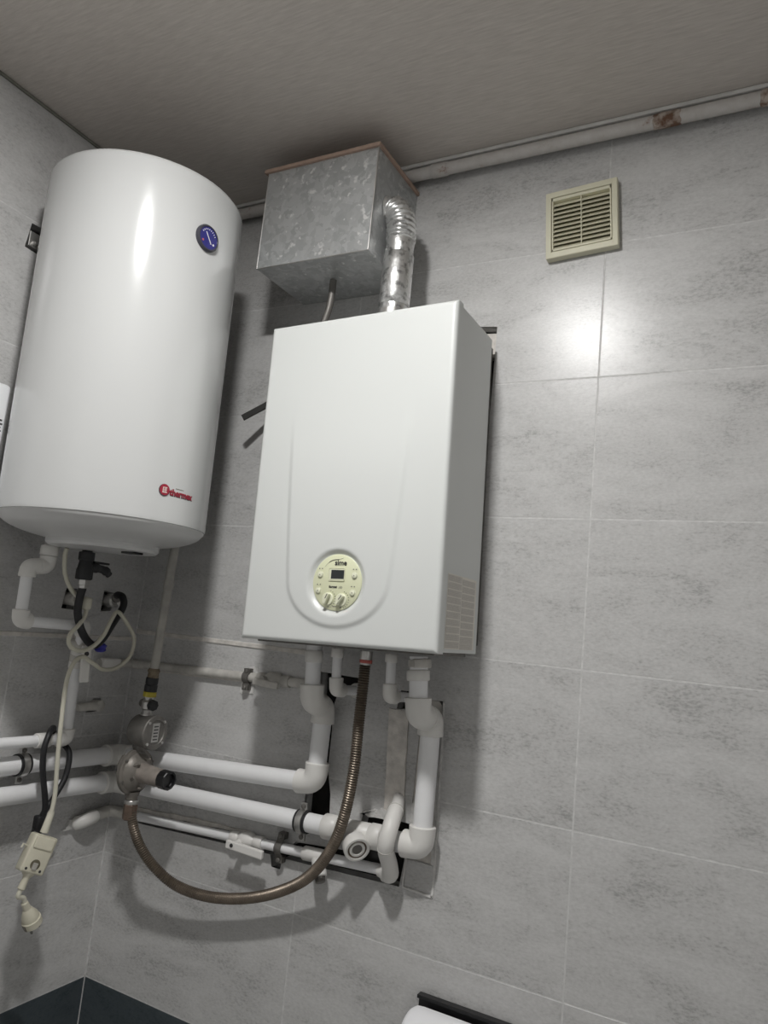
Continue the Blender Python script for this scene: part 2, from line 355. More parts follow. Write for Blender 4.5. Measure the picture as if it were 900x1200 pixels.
# (y, z) on the left wall
CUT_L = {
 'outlet_hole_a': [(-0.252, 1.512), (-0.213, 1.510), (-0.214, 1.562), (-0.246, 1.562)],
 'outlet_hole_b': [(-0.132, 1.512), (-0.098, 1.516), (-0.092, 1.562), (-0.130, 1.566)],
 'spigot_hole': [(-0.128, 1.258), (-0.088, 1.260), (-0.086, 1.292), (-0.112, 1.292)],
 'heater_hook_hole': [(-0.512, 2.322), (-0.455, 2.318), (-0.452, 2.386), (-0.505, 2.384)],
}
def bbox(poly): xs = [p[0] for p in poly]; zs = [p[1] for p in poly]; return min(xs), max(xs), min(zs), max(zs)
def make_tile(u0, u1, v0, v1, plane, m, parent, cuts):
    g = GAP
    if plane == 'y': bm = box(u0+g, u1-g, 0.0, 0.010, v0+g, v1-g, 0.0007, 1)
    else: bm = box(-0.010, 0.0, u0+g, u1-g, v0+g, v1-g, 0.0007, 1)
    o = obj('tile', bm, m, parent)
    cs = []
    for poly in cuts.values():
        a, b_, c, d = bbox(poly)
        if a < u1 and b_ > u0 and c < v1 and d > v0: cs.append(prism(poly, -0.06, 0.06, plane))
    if cs: boolean_cut(o, cs)
    return o
ROW_B = [0.0, 0.3, 0.6, 0.9, 1.2, 1.5, 1.8, 2.1, 2.4, CZ-0.001]
for c0, c1 in ((0.6, 1.2), (1.2, 1.8), (1.8, RX)):
    for z0, z1 in zip(ROW_B, ROW_B[1:]): make_tile(c0, c1, z0, z1, 'y', 'dark_tile' if z1 < 0.61 else 'tile', wall_back, CUT_B)
ROW_B0 = [0.0, 0.3, 0.6, 0.9, 1.2, 1.378, 1.461, 1.474, 1.765, 2.062, 2.362, CZ-0.001]
for z0, z1 in zip(ROW_B0, ROW_B0[1:]):
    if abs(z0-1.461) < 1e-6:
        obj('tile_strip', box(0.002, 0.598, -0.003, 0.01, z0+0.001, z1-0.001, 0.0015), 'plaster', wall_back); continue
    make_tile(0.0, 0.6, z0, z1, 'y', 'dark_tile' if z1 < 0.61 else 'tile', wall_back, CUT_B)
ROW_L = [0.0, 0.3, 0.6, 0.9, 1.2, 1.440, 1.452, 1.79, 2.09, 2.392, CZ-0.001]
for z0, z1 in zip(ROW_L, ROW_L[1:]):
    mm = 'dark_tile' if z1 < 0.61 else 'tile'
    if abs(z0-1.440) < 1e-6:
        obj('tile_strip', box(-0.01, 0.003, -0.96, -0.002, z0+0.001, z1-0.001, 0.0015), 'plaster', wall_left); continue
    if abs(z0-1.2) < 1e-6:
        for s0, s1 in ((1.2, 1.250), (1.250, 1.296), (1.296, 1.440)): make_tile(-0.132, 0.0, s0, s1, 'x', mm, wall_left, CUT_L)
        ys = [-0.132, -0.362, -0.962, -1.562, -2.162, FY]
    elif z0 < 1.4 and z0 > 0.55: ys = [0.0, -0.6, -1.2, -1.8, FY]
    else: ys = [0.0, -0.78, -1.38, -1.98, FY]
    for y1, y0 in zip(ys, ys[1:]): make_tile(y0, y1, z0, z1, 'x', mm, wall_left, CUT_L)
g = obj('grout', box(0.0, RX, 0.0004, 0.034, 0.0, CZ), 'grout', wall_back); boolean_cut(g, [prism(p, -0.06, 0.06, 'y') for p in CUT_B.values()])
g = obj('grout', box(-0.034, -0.0004, FY, 0.0004, 0.0, CZ), 'grout', wall_left); boolean_cut(g, [prism(p, -0.06, 0.06, 'x') for p in CUT_L.values()])
obj('corner_joint', prism([(0.0002, 0.605), (0.0032, 0.605), (0.0032, 2.62), (0.0002, 2.62)], -0.0032, 0.0002), 'grout', wall_back)
# plaster fillings and cut pieces of tile round the pipes
def rough_slab(poly, d0, d1, plane='y', jit=0.0025, sub=5, seed=1):
    rnd = random.Random(seed); pts = []
    for (a, b_), (c, d) in zip(poly, poly[1:]+poly[:1]):
        for i in range(sub):
            t = i/sub; pts.append((a+(c-a)*t + rnd.uniform(-jit, jit), b_+(d-b_)*t + rnd.uniform(-jit, jit)))
    return prism(pts, d0, d1, plane)
obj('plaster_fill', rough_slab([(0.800, 1.150), (0.846, 1.155), (0.836, 1.372), (0.789, 1.370)], -0.005, 0.005, jit=0.002, sub=8, seed=3), 'plaster', wall_back)
obj('plaster_fill', prism([(0.862, 1.075), (0.925, 1.075), (0.926, 1.14), (0.9175, 1.385), (0.904, 1.400), (0.866, 1.400)], 0.002, 0.03), 'plaster', wall_back)
obj('plaster_fill', prism([(0.90, 2.16), (0.9645, 2.17), (0.966, 2.226), (0.90, 2.230)], 0.012, 0.03), 'plaster', wall_back)
obj('plaster_bead', rough_slab([(0.918, 1.075), (0.929, 1.075), (0.9185, 1.402), (0.913, 1.402)], -0.003, 0.004, jit=0.0016, sub=12, seed=5), 'plaster_white', wall_back)
obj('plaster_bead', rough_slab([(0.860, 1.125), (0.884, 1.118), (0.878, 1.20), (0.866, 1.20)], -0.002, 0.004, jit=0.0025, sub=8, seed=6), 'plaster_white', wall_back)
obj('plaster_bead', rough_slab([(0.857, 1.020), (0.861, 1.020), (0.863, 1.076), (0.858, 1.076)], -0.0025, 0.004, jit=0.0008, sub=6, seed=7), 'plaster_white', wall_back)
obj('plaster_bead', rough_slab([(0.858, 1.016), (0.926, 1.012), (0.927, 1.016), (0.858, 1.020)], -0.0025, 0.004, jit=0.0008, sub=6, seed=8), 'plaster_white', wall_back)
obj('plaster_bead', rough_slab([(0.923, 1.014), (0.928, 1.014), (0.929, 1.078), (0.924, 1.078)], -0.0025, 0.004, jit=0.001, sub=6, seed=9), 'plaster_white', wall_back)
obj('tile_offcut', box(0.862, 0.924, -0.002, 0.003, 1.021, 1.074, 0.001, 1), 'tile', wall_back)
obj('plaster_bead', rough_slab([(0.100, 1.018), (0.30, 1.030), (0.46, 1.037), (0.46, 1.045), (0.30, 1.040), (0.100, 1.029)], -0.006, 0.006, jit=0.0015, sub=10, seed=11), 'plaster', wall_back)
obj('plaster_bead', rough_slab([(0.376, 1.352), (0.420, 1.353), (0.424, 1.418), (0.382, 1.416)], -0.003, 0.004, jit=0.004, sub=6, seed=12), 'plaster_white', wall_back)
obj('plaster_bead', rough_slab([(0.004, 1.394), (0.20, 1.396), (0.40, 1.402), (0.585, 1.408), (0.585, 1.402), (0.40, 1.378), (0.20, 1.372), (0.004, 1.370)], -0.003, 0.004, jit=0.0015, sub=10, seed=13), 'plaster', wall_back)
obj('plaster_bead', rough_slab([(0.745, 1.140), (0.80, 1.140), (0.835, 1.150), (0.800, 1.162), (0.76, 1.153)], -0.006, 0.004, jit=0.003, sub=5, seed=14), 'plaster_white', wall_back)

# ------------------------------------------------------------------ ceiling lamp (above the picture), the one light of the room
def build_lamp():
    x, y, z = LAMP_POS
    t = thing('ceiling_lamp', 'round white flush ceiling lamp in front of the boiler, above the picture', 'lamp', (x, y, z))
    obj('housing', lathe((x, y, z-0.0005), (0, 0, -1), [(LAMP_R+0.022, 0), (LAMP_R+0.022, 0.010), (LAMP_R+0.012, 0.018), (LAMP_R+0.001, 0.020), (LAMP_R+0.001, 0.014), (0, 0.014)], 40), 'white_plastic', t, smooth=40)
    M['lamp'] = emit_mat('lamp_diffuser', (1.0, 0.992, 0.978), LAMP_STRENGTH)
    obj('diffuser', lathe((x, y, z-0.015), (0, 0, -1), [(LAMP_R, 0), (LAMP_R, 0.004), (LAMP_R*0.93, 0.0075), (0, 0.009)], 40), 'lamp', t, smooth=40)
build_lamp()

# ------------------------------------------------------------------ electric storage water heater
def build_heater():
    xc, yc, Rr, zb, zt = 0.229, -0.369, 0.2155, 1.705, 2.458
    ax = Vector((-0.7576, 0.6527, 0)); q = Quaternion(ax, math.radians(-0.9))
    mid = Vector((xc, yc, (zb+zt)/2)); base = mid + q @ Vector((0, 0, -(zt-zb)/2))
    t = thing('water_heater', 'tall white cylindrical storage water heater hung on the left wall', 'water heater', base, quat=q)
    H = zt-zb
    prof = [(Rr-0.004, 0.0), (Rr-0.0005, 0.0015), (Rr, 0.006), (Rr, 0.010)] + [(Rr, H*i/12) for i in range(1, 12)] + [(Rr, H-0.008), (Rr-0.0008, H-0.003), (Rr-0.004, H)]
    obj('shell', lathe((0, 0, 0), (0, 0, 1), prof, 96), 'enamel', t, world=False, smooth=40)
    obj('top_end', lathe((0, 0, H-0.002), (0, 0, 1), [(Rr-0.003, 0)] + [((Rr-0.003)*math.cos(a), 0.03*math.sin(a)) for a in [i*PI/20 for i in range(1, 10)]] + [(0, 0.03)], 64), 'enamel_under', t, world=False, smooth=60)
    obj('bottom_end', lathe((0, 0, 0.004), (0, 0, -1), [(Rr-0.0025, 0), (Rr-0.003, 0.006)] + [((Rr-0.006)*math.cos(a), 0.006+0.046*math.sin(a)) for a in [i*PI/28 for i in range(1, 14)]] + [(0, 0.052)], 72), 'enamel_under', t, world=False, smooth=60)
    cv = obj('bottom_cover', lathe((-0.005, 0.01, -0.034), (0, 0, -1), [(0.118, -0.01), (0.118, 0.016), (0.112, 0.0215), (0, 0.022)], 56), 'enamel_under', t, world=False, smooth=40)
    obj('indicator_window', box(0.040, 0.078, 0.020, 0.048, -0.0600, -0.0555, 0.001), 'black_gloss', cv, world=False)
    # thermometer on the front, centred on the +x side
    def on_shell(ang, z, off): return Vector(((Rr+off)*math.cos(ang), (Rr+off)*math.sin(ang), z))
    ga = math.radians(-6.0); gz = 0.622; n = Vector((math.cos(ga), math.sin(ga), 0)); side = Vector((-math.sin(ga), math.cos(ga), 0)); up = Vector((0, 0, 1))
    gp = on_shell(ga, gz, -0.002)
    g_ = obj('thermometer', lathe(gp, n, [(0.0295, 0), (0.0295, 0.006), (0.027, 0.009), (0.0245, 0.0092), (0.0245, 0.0070), (0, 0.0070)], 40), 'dial_rim', t, world=False, smooth=40)
    obj('dial', lathe(gp + n*0.0070, n, [(0.0243, 0), (0.0243, 0.0006), (0, 0.0006)], 40), 'dial', g_, world=False)
    fr = Matrix(((side.x, up.x, n.x, gp.x + n.x*0.0078), (side.y, up.y, n.y, gp.y + n.y*0.0078), (side.z, up.z, n.z, gp.z), (0, 0, 0, 1)))
    nb = box(-0.0008, 0.0008, -0.014, 0.014, 0, 0.0008, mtx=Matrix.Rotation(math.radians(35), 4, 'Z')); nb.transform(fr)
    obj('needle', nb, 'white_print', g_, world=False)
    tk = None
    for k in range(9):
        a = math.radians(-60 + k*15)
        tk = box(-0.0006, 0.0006, 0.0175, 0.0205, 0, 0.0005, bm=tk, mtx=Matrix.Rotation(-a, 4, 'Z'))
    tk.transform(fr); obj('dial_marks', tk, 'white_print', g_, world=False)
    for sx, mm in ((-1, 'red_dot'), (1, 'white_print')):
        d_ = lathe((sx*0.0145, -0.010, 0), (0, 0, 1), [(0.0024, 0), (0.0024, 0.0005), (0, 0.0005)], 14); d_.transform(fr); obj('dial_spot', d_, mm, g_, world=False)
    # maker's badge wrapped on the shell
    la = math.radians(-4.0); lz = 0.064
    def wrap(bm, off):
        for v in bm.verts:
            a = la + v.co.x/Rr; r_ = Rr + off + v.co.z
            v.co = Vector((r_*math.cos(a), r_*math.sin(a), lz + v.co.y))
        return bm
    def disc(cx, cy, r, h, n=28, rings=1):
        return lathe((cx, cy, 0), (0, 0, 1), [(r, 0), (r, h), (0, h)], n)
    bad = obj('badge', wrap(disc(-0.0315, 0.001, 0.0125, 0.0010), 0.0), 'shadow_print', t, world=False)
    obj('emblem_disc', wrap(disc(-0.031, 0.002, 0.0112, 0.0014), 0.0), 'red', bad, world=False)
    em = None
    for cx, cy, w_, h_ in ((-0.031, -0.0035, 0.0105, 0.0016), (-0.035, 0.002, 0.0014, 0.0100), (-0.0315, 0.0015, 0.0014, 0.006), (-0.0282, 0.0022, 0.0014, 0.0075), (-0.0305, 0.0065, 0.0085, 0.0013)):
        em = box(cx-w_/2, cx+w_/2, cy-h_/2, cy+h_/2, 0.0012, 0.0019, bm=em)
    obj('emblem_lines', wrap(em, 0.0), 'print_light', bad, world=False)
    tb = text_bm('thermex', 0.0185, 0.0003, 'LEFT', 0.0004); tb.transform(Matrix.Translation((-0.0190, -0.0005, 0.0009)))
    sh = text_bm('thermex', 0.0185, 0.0002, 'LEFT', 0.0011); sh.transform(Matrix.Translation((-0.0184, -0.0016, 0.0003)))
    obj('lettering_edge', wrap(sh, 0.0), 'shadow_print', bad, world=False)
    obj('lettering', wrap(tb, 0.0), 'red', bad, world=False)
    obj('small_lettering', wrap(box(-0.004, 0.018, 0.0082, 0.0098, 0, 0.0006), 0.0), 'print_grey', bad, world=False)
    # wall bracket and hook
    hk = thing('heater_bracket', 'zinc hook plate in a broken tile beside the water heater top', 'bracket', (0.0, -0.48, 2.322))
    obj('plate', box(-0.012, 0.004, -0.507, -0.457, 2.328, 2.364, 0.001), 'steel', hk)
    obj('hook', sweep(catmull([(-0.01, -0.485, 2.336), (0.014, -0.485, 2.334), (0.026, -0.481, 2.342), (0.027, -0.478, 2.356)], 6), 0.0042, 12), 'dark_steel', hk, smooth=60)
    obj('bolt', lathe((0.004, -0.494, 2.338), (1, 0, 0), [(0.006, 0), (0.006, 0.004), (0.003, 0.005), (0.003, 0.010), (0, 0.010)], 12), 'steel', hk, smooth=30)
build_heater()

# ------------------------------------------------------------------ gas boiler
def build_boiler():
    W2, H2, D = 0.2255, 0.3455, 0.205
    q = Quaternion((0, 1, 0), math.radians(-1.6))
    cx, cz, yf = 0.757, 1.844, -0.236
    base = Vector((cx, yf, cz)) + q @ Vector((0, 0, -H2))
    t = thing('gas_boiler', 'white wall-hung gas boiler with round cream control panel', 'boiler', base, quat=q)
    # panel space: x right, y into the wall (0 at the front), z up from the bottom edge
    PX, PZ, PR = 0.0, 0.1235, 0.0575
    def upath(x, z):
        # signed distance (negative inside) to the U-shaped embossed line
        zc = PZ + 0.008; R0 = 0.118
        if z < zc: return math.hypot(x, (z-zc)*1.22) - R0
        return abs(x) - (R0 + 0.024*min(1, (z-zc)/0.32)**0.8)
    def sm(a, b_, v): v = max(0, min(1, (v-a)/(b_-a))); return v*v*(3-2*v)
    def depth(x, z):
        e = min(W2-abs(x), z, 2*H2-z); rr = 0.009; d_ = 0.0
        if e < rr: d_ += rr - math.sqrt(max(0, rr*rr-(rr-e)**2))
        fade = 1 - sm(0.33, 0.52, z)
        s = 1 - sm(-0.006, 0.005, upath(x, z))
        d_ -= 0.0042*s*fade
        dr = math.hypot(x-PX, (z-PZ)); d_ += 0.0080*(1 - sm(PR-0.001, PR+0.010, dr))
        return d_
    def axis(h, n, fine):
        a = [-h + 2*h*i/n for i in range(n+1)]
        for o_ in fine: a += [-h+o_, h-o_]
        return sorted(set(round(v, 5) for v in a))
    xs = axis(W2, 120, (0.0007, 0.0015, 0.0025, 0.005, 0.007)); zs = [v+H2 for v in axis(H2, 184, (0.0007, 0.0015, 0.0025, 0.005, 0.007))]
    b = bmesh.new(); grid = [[b.verts.new((x, depth(x, z), z)) for x in xs] for z in zs]
    for j in range(len(zs)-1):
        for i in range(len(xs)-1): b.faces.new((grid[j][i], grid[j][i+1], grid[j+1][i+1], grid[j+1][i]))
    # lip turning back
    rim = [grid[0][i] for i in range(len(xs))] + [grid[j][-1] for j in range(1, len(zs))] + [grid[-1][i] for i in range(len(xs)-2, -1, -1)] + [grid[j][0] for j in range(len(zs)-2, 0, -1)]
    back = [b.verts.new((v.co.x, 0.028, v.co.z)) for v in rim]
    for i in range(len(rim)):
        k = (i+1) % len(rim); b.faces.new((rim[i], back[i], back[k], rim[k]))
    obj('front_panel', b, 'boiler', t, world=False, smooth=55)
    obj('casing', box(-W2+0.002, W2-0.002, 0.0282, D, 0.003, 2*H2-0.003, 0.0015), 'boiler', t, world=False)
    obj('back_plate', box(-W2+0.010, W2-0.010, D-0.001, 0.2345, 0.02, 2*H2-0.012, 0.001), 'dark_steel', t, world=False)
    obj('bottom_tray', box(-W2+0.02, W2-0.02, 0.035, D-0.01, -0.004, 0.0035, 0.001), 'dark_steel', t, world=False)
    # control panel
    y0 = depth(PX, PZ)
    cp = obj('control_panel', lathe((PX, y0+0.001, PZ), (0, -1, 0), [(PR-0.0012, 0), (PR-0.0012, 0.0030), (PR-0.004, 0.0045), (0, 0.0052)], 64), 'cream', t, world=False, smooth=30)
    fy = y0 - 0.0040
    def P(bm, dx, dz, off=0.0):
        # text space (x, y up, z out) to the panel face
        bm.transform(Matrix(((1, 0, 0, PX+dx), (0, 0, -1, fy-off), (0, 1, 0, PZ+dz), (0, 0, 0, 1)))); return bm
    obj('display_frame', P(box(-0.0195, 0.0175, -0.0125, 0.0125, -0.0005, 0.0014, 0.0025), 0.001, 0.015), 'cream_knob', cp, world=False)
    obj('display', P(box(-0.0155, 0.0145, -0.0088, 0.0088, 0.0010, 0.0019, 0.0004), 0.0025, 0.0155), 'lcd', cp, world=False)
    obj('lettering', P(text_bm('sime', 0.0150, 0.0002, 'CENTER', 0.00035), 0.007, 0.0385, 0.0004), 'print_dark', cp, world=False)
    obj('lettering', P(text_bm('format', 0.0068, 0.0001, 'CENTER', 0.0003), -0.007, -0.0095, 0.0004), 'print_dark', cp, world=False)
    obj('lettering', P(text_bm('.zip', 0.0068, 0.0001, 'CENTER', 0.0000), 0.0105, -0.0095, 0.0004), 'print_grey', cp, world=False)
    sw = sweep(catmull([(-0.030, 0.030, 0), (-0.020, 0.040, 0), (-0.010, 0.0445, 0), (0.004, 0.046, 0), (0.012, 0.0485, 0)], 5), [0.0002]*5+[0.0006]*10+[0.0003]*6, 6)
    obj('swoosh', P(sw, 0, 0, 0.0004), 'print_grey', cp, world=False)
    for bx, bz in ((-0.0385, 0.014), (-0.0405, -0.018), (0.0405, 0.014), (0.0390, -0.020)):
        kb = obj('button', lathe((PX+bx, fy+0.0014, PZ+bz), (0, -1, 0), [(0.0072, 0), (0.0072, 0.0018), (0.0062, 0.0022), (0.0060, 0.0010), (0.0056, 0.0010), (0.0054, 0.0036), (0.0045, 0.0043), (0, 0.0044)], 24), 'cream_knob', cp, world=False, smooth=40)
        obj('button_mark', lathe((PX+bx, fy-0.0029, PZ+bz), (0, -1, 0), [(0.0012, 0), (0.0012, 0.0004), (0, 0.0004)], 10), 'print_grey', kb, world=False)
        mk = box(-0.0045, -0.0020, -0.001, 0.001, 0, 0.0004); mk = box(0.0020, 0.0045, -0.001, 0.001, 0, 0.0004, bm=mk)
        obj('symbols', P(mk, bx, bz+0.0125, 0.0002), 'print_grey', cp, world=False)
    for i, (kx, kz, tilt) in enumerate(((-0.0165, -0.0335, -25), (0.0145, -0.0345, -38))):
        kn = obj('knob', lathe((PX+kx, fy+0.0014, PZ+kz), (0, -1, 0), [(0.0128, 0), (0.0128, 0.0030), (0.0116, 0.0040), (0, 0.0044)], 32), 'cream_knob', cp, world=False, smooth=35)
        gr = box(-0.0036, 0.0036, -0.0112, 0.0112, 0.0025, 0.0115, 0.0014, mtx=Matrix.Rotation(math.radians(tilt), 4, 'Z'))
        g2 = obj('grip', P(gr, kx, kz), 'cream_knob', kn, world=False)
        obj('pointer', P(box(-0.0007, 0.0007, 0.000, 0.0105, 0.0110, 0.0119, mtx=Matrix.Rotation(math.radians(tilt), 4, 'Z')), kx, kz), 'print_dark', kn, world=False)
        tk = None
        for k in range(9):
            a = math.radians(-20 - k*17 + 90)
            tk = lathe((0.0170*math.cos(a), 0.0170*math.sin(a), 0), (0, 0, 1), [(0.0008, 0), (0.0008, 0.0005), (0, 0.0005)], 8, tk)
        obj('scale_dots', P(tk, kx, kz, 0.0002), 'print_dark', cp, world=False)
    mk = box(-0.0155, -0.0130, -0.0525, -0.0495, 0, 0.0003); mk = box(0.0125, 0.0150, -0.0525, -0.0495, 0, 0.0003, bm=mk)
    mk = box(-0.0045, 0.0045, -0.0505, -0.0492, 0, 0.0003, bm=mk)
    obj('symbols', P(mk, 0, 0.002, 0.0001), 'print_grey', cp, world=False)
    # printed instruction sticker on the right side panel
    sx = W2-0.0019
    st = obj('sticker', box(sx, sx+0.0004, 0.036, 0.186, 0.010, 0.152), 'print_light', t, world=False)
    part_label(st, 'pale instruction sticker printed in two columns of blocks')
    bl = None
    for c, (ya, yb) in enumerate(((0.0385, 0.1065), (0.1105, 0.1785))):
        for k in range(10):
            z0 = 0.012 + k*0.0140 - (0.003 if c else 0.0)
            if z0 < 0.0105: z0 = 0.0108
            bl = box(sx+0.0003, sx+0.0008, ya, yb, z0, z0+0.0122, bm=bl)
    obj('print_blocks', bl, 'print_tan', st, world=False)
    li = None; rnd = random.Random(4)
    for c, (ya, yb) in enumerate(((0.0400, 0.1050), (0.1120, 0.1770))):
        for k in range(10):
            for l in range(4):
                z0 = 0.0135 + k*0.0140 + l*0.0026 - (0.003 if c else 0)
                li = box(sx+0.0007, sx+0.0010, ya, yb - rnd.uniform(0, 0.012), z0, z0+0.0007, bm=li)
    o = obj('print_lines', li, 'print_mid', st, world=False)
build_boiler()

# ------------------------------------------------------------------ exhaust box, flue, small pipe
def build_flue():
    t = thing('exhaust_box', 'galvanised sheet metal box under the ceiling behind the flue pipe', 'duct', (0.575, -0.1, 2.357))
    zb, zt = 2.357, 2.606; x0, x1, y0, y1 = 0.424, 0.730, -0.202, -0.002
    e = 0.0012
    obj('front_sheet', box(x0, x1, y0-e, y0, zb, zt), 'galv', t)
    obj('side_sheet', box(x1-e, x1, y0, y1, zb, zt), 'galv', t)
    obj('side_sheet', box(x0, x0+e, y0, y1, zb, zt), 'galv', t)
    obj('bottom_sheet', box(x0+e, x1-e, y0, y1, zb, zb+e), 'galv', t)
    obj('seam', sweep([(x1, y0-0.001, zb), (x1, y0-0.001, zt)], 0.0022, 8), 'steel', t, smooth=60)
    obj('seam', sweep([(x0, y0-0.001, zb), (x0, y0-0.001, zt)], 0.0016, 8), 'steel', t, smooth=60)
    obj('seam', sweep([(x0, y0-0.001, zb), (x1, y0-0.001, zb)], 0.0014, 8), 'steel', t, smooth=60)
    obj('lid', box(x0-0.010, x1+0.006, y0-0.008, y1+0.001, zt, zt+0.009, 0.001), 'lid', t)
    f = thing('flue_pipe', 'aluminium flue pipe with ribbed elbow rising from boiler into metal box', 'flue', (0.768, -0.130, 2.19))
    path = resample(catmull([(0.7308, -0.130, 2.490), (0.742, -0.130, 2.489), (0.758, -0.130, 2.474), (0.767, -0.130, 2.446), (0.7685, -0.130, 2.405)], 10), 0.0016)
    n = len(path); rs = [0.0330 + 0.0022*math.sin(i/n*2*PI*10) for i in range(n)]
    obj('ribbed_elbow', sweep(path, rs, 28), 'alu', f, smooth=50)
    sp = [(0.7685, -0.130, 2.408 - 0.2105*i/40) for i in range(41)]
    rnd = random.Random(2)
    b = sweep(sp, 0.0325, 28)
    for v in b.verts:
        k = 0.0006*math.sin(v.co.z*170 + 3*math.atan2(v.co.y+0.13, v.co.x-0.7685)) + rnd.uniform(-0.0003, 0.0003)
        r_ = Vector((v.co.x-0.7685, v.co.y+0.13, 0)); v.co += r_.normalized()*k if r_.length > 1e-4 else Vector()
    obj('straight_pipe', b, 'alu', f, smooth=60)
    obj('sleeve', lathe((0.7685, -0.130, 2.372), (0, 0, -1), [(0.0338, 0), (0.0350, 0.002), (0.0350, 0.120), (0.0338, 0.122), (0.0326, 0.122), (0.0326, 0)], 32), 'alu', f, smooth=50)
    obj('collar', lathe((0.7685, -0.130, 2.205), (0, 0, 1), [(0.043, 0.0), (0.043, 0.006), (0.0365, 0.010), (0.0365, 0.030), (0.0335, 0.030)], 32), 'steel', f, smooth=40)
    s = obj('drain_tube', sweep(catmull([(0.5775, -0.1, 2.356), (0.5775, -0.1, 2.320), (0.573, -0.1, 2.28), (0.560, -0.1, 2.235), (0.548, -0.1, 2.193)], 6), 0.0085, 14), 'dark_steel', smooth=60)
    tag(s, 'thin grey tube dropping from underside of the galvanised box', 'tube')
build_flue()

# ------------------------------------------------------------------ old pipe under the ceiling
def build_ceiling_pipe():
    t = thing('ceiling_pipe', 'old white painted pipe with rust patches running along the ceiling edge', 'pipe', (1.1, -0.03, 2.627))
    obj('pipe', sweep([(0.0005+i*(RX-0.001)/40, -0.030, 2.6435) for i in range(41)], 0.0145, 20), 'rust', t, smooth=60)
    def patch(x0, x1, seed):
        rnd = random.Random(seed); n = 8; pts = [(x0 + (x1-x0)*i/n, -0.030, 2.6435) for i in range(n+1)]
        b = sweep(pts, [0.0149] + [0.0152+rnd.uniform(0, 0.0012) for _ in range(n-1)] + [0.0149], 20)
        for v in b.verts: v.co.x += rnd.uniform(-0.002, 0.002)
        obj('rust_patch', b, 'rust_patch', t, smooth=80)
    patch(1.292, 1.345, 1); patch(1.492, 1.53, 2)
    obj('pipe_joint', lathe((0.80, -0.030, 2.6435), (1, 0, 0), [(0.0150, -0.02), (0.0166, -0.018), (0.0166, 0.018), (0.0150, 0.02)], 22), 'rust', t, smooth=40)
build_ceiling_pipe()

# ------------------------------------------------------------------ ventilation grille
def build_vent():
    q = Quaternion((0, 1, 0), math.radians(-3.6)); W, H = 0.0775, 0.0795
    base = Vector((1.1475, 0.0, 2.4575)) + q @ Vector((0, 0, -H))
    t = thing('vent_grille', 'square yellowed plastic ventilation grille on upper right of tiled wall', 'vent', base, quat=q)
    zc = H
    def bar(x0, x1, z0, z1, y0=-0.020, y1=-0.0005, bev=0.002): return box(x0, x1, y0, y1, zc+z0, zc+z1, bev)
    f = bar(-W, -W+0.0125, -H, H); f = merge(f, bar(W-0.0125, W, -H, H)); f = merge(f, bar(-W+0.010, W-0.010, H-0.0135, H)); f = merge(f, bar(-W+0.010, W-0.010, -H, -H+0.0150))
    obj('outer_frame', f, 'vent', t, world=False)
    i0 = 0.0135
    f2 = bar(-W+i0, -W+i0+0.003, -H+0.0165, H-0.0148, -0.0185, -0.002, 0.0006); f2 = merge(f2, bar(W-i0-0.003, W-i0, -H+0.0165, H-0.0148, -0.0185, -0.002, 0.0006))
    f2 = merge(f2, bar(-W+i0, W-i0, H-0.022, H-0.0148, -0.0185, -0.002, 0.0006)); f2 = merge(f2, bar(-W+i0, W-i0, -H+0.0165, -H+0.0205, -0.0185, -0.002, 0.0006))
    obj('inner_frame', f2, 'vent', t, world=False)
    obj('back_mesh', box(-W+0.012, W-0.012, -0.003, -0.0008, zc-H+0.014, zc+H-0.013), 'vent_mesh', t, world=False)
    n = 11; z0, z1 = -H+0.0215, H-0.023; st = (z1-z0)/n
    sl = box(-W+i0+0.002, W-i0-0.002, -0.0006, 0.0006, -0.0092, 0.0092)
    sl.transform(Matrix.Rotation(math.radians(-42), 4, 'X'))
    me = None
    for k in range(n):
        if me is None:
            o = obj('slat', sl, 'vent', t, world=False); me = o.data
        else:
            o = bpy.data.objects.new('slat', me); COL.objects.link(o); o.parent = t
        o.location = (0, -0.0115, zc + z0 + (k+0.5)*st)
    obj('mullion', box(-0.0009, 0.0009, -0.0175, -0.003, zc-H+0.019, zc+H-0.020), 'vent', t, world=False)
build_vent()

# ------------------------------------------------------------------ flat bar and device at the left edge
b = box(-0.001, 0.175, -0.0025, 0.0025, -0.0085, 0.0085, 0.0006, 1)
b.transform(Matrix.Translation((0.338, -0.080, 2.029)) @ Matrix.Rotation(math.radians(-38), 4, 'Y') @ Matrix.Rotation(math.radians(22), 4, 'Z'))
tag(obj('metal_bar', b, 'bar'), 'dark flat metal bar sticking out left from behind the boiler', 'bar')
def build_device():
    t = thing('wall_device', 'white rounded plastic appliance on the left wall, cut by the picture edge', 'appliance', (0.0, -0.73, 1.70))
    obj('body', box(0.001, 0.038, -0.90, -0.525, 1.700, 1.979, 0.012, 4), 'white_plastic', t, smooth=60)
    obj('front_cover', box(0.030, 0.050, -0.905, -0.511, 1.695, 1.983, 0.0095, 4), 'white_plastic', t, smooth=60)
    mk = None
    for y0, z0, w_ in ((-0.522, 1.902, 0.010), (-0.520, 1.894, 0.012), (-0.523, 1.886, 0.009), (-0.521, 1.879, 0.010)):
        mk = box(0.0498, 0.0506, y0-w_*1.6, y0, z0-0.0022, z0+0.0014, bm=mk)
    obj('printed_mark', mk, 'print_dark', t)
build_device()

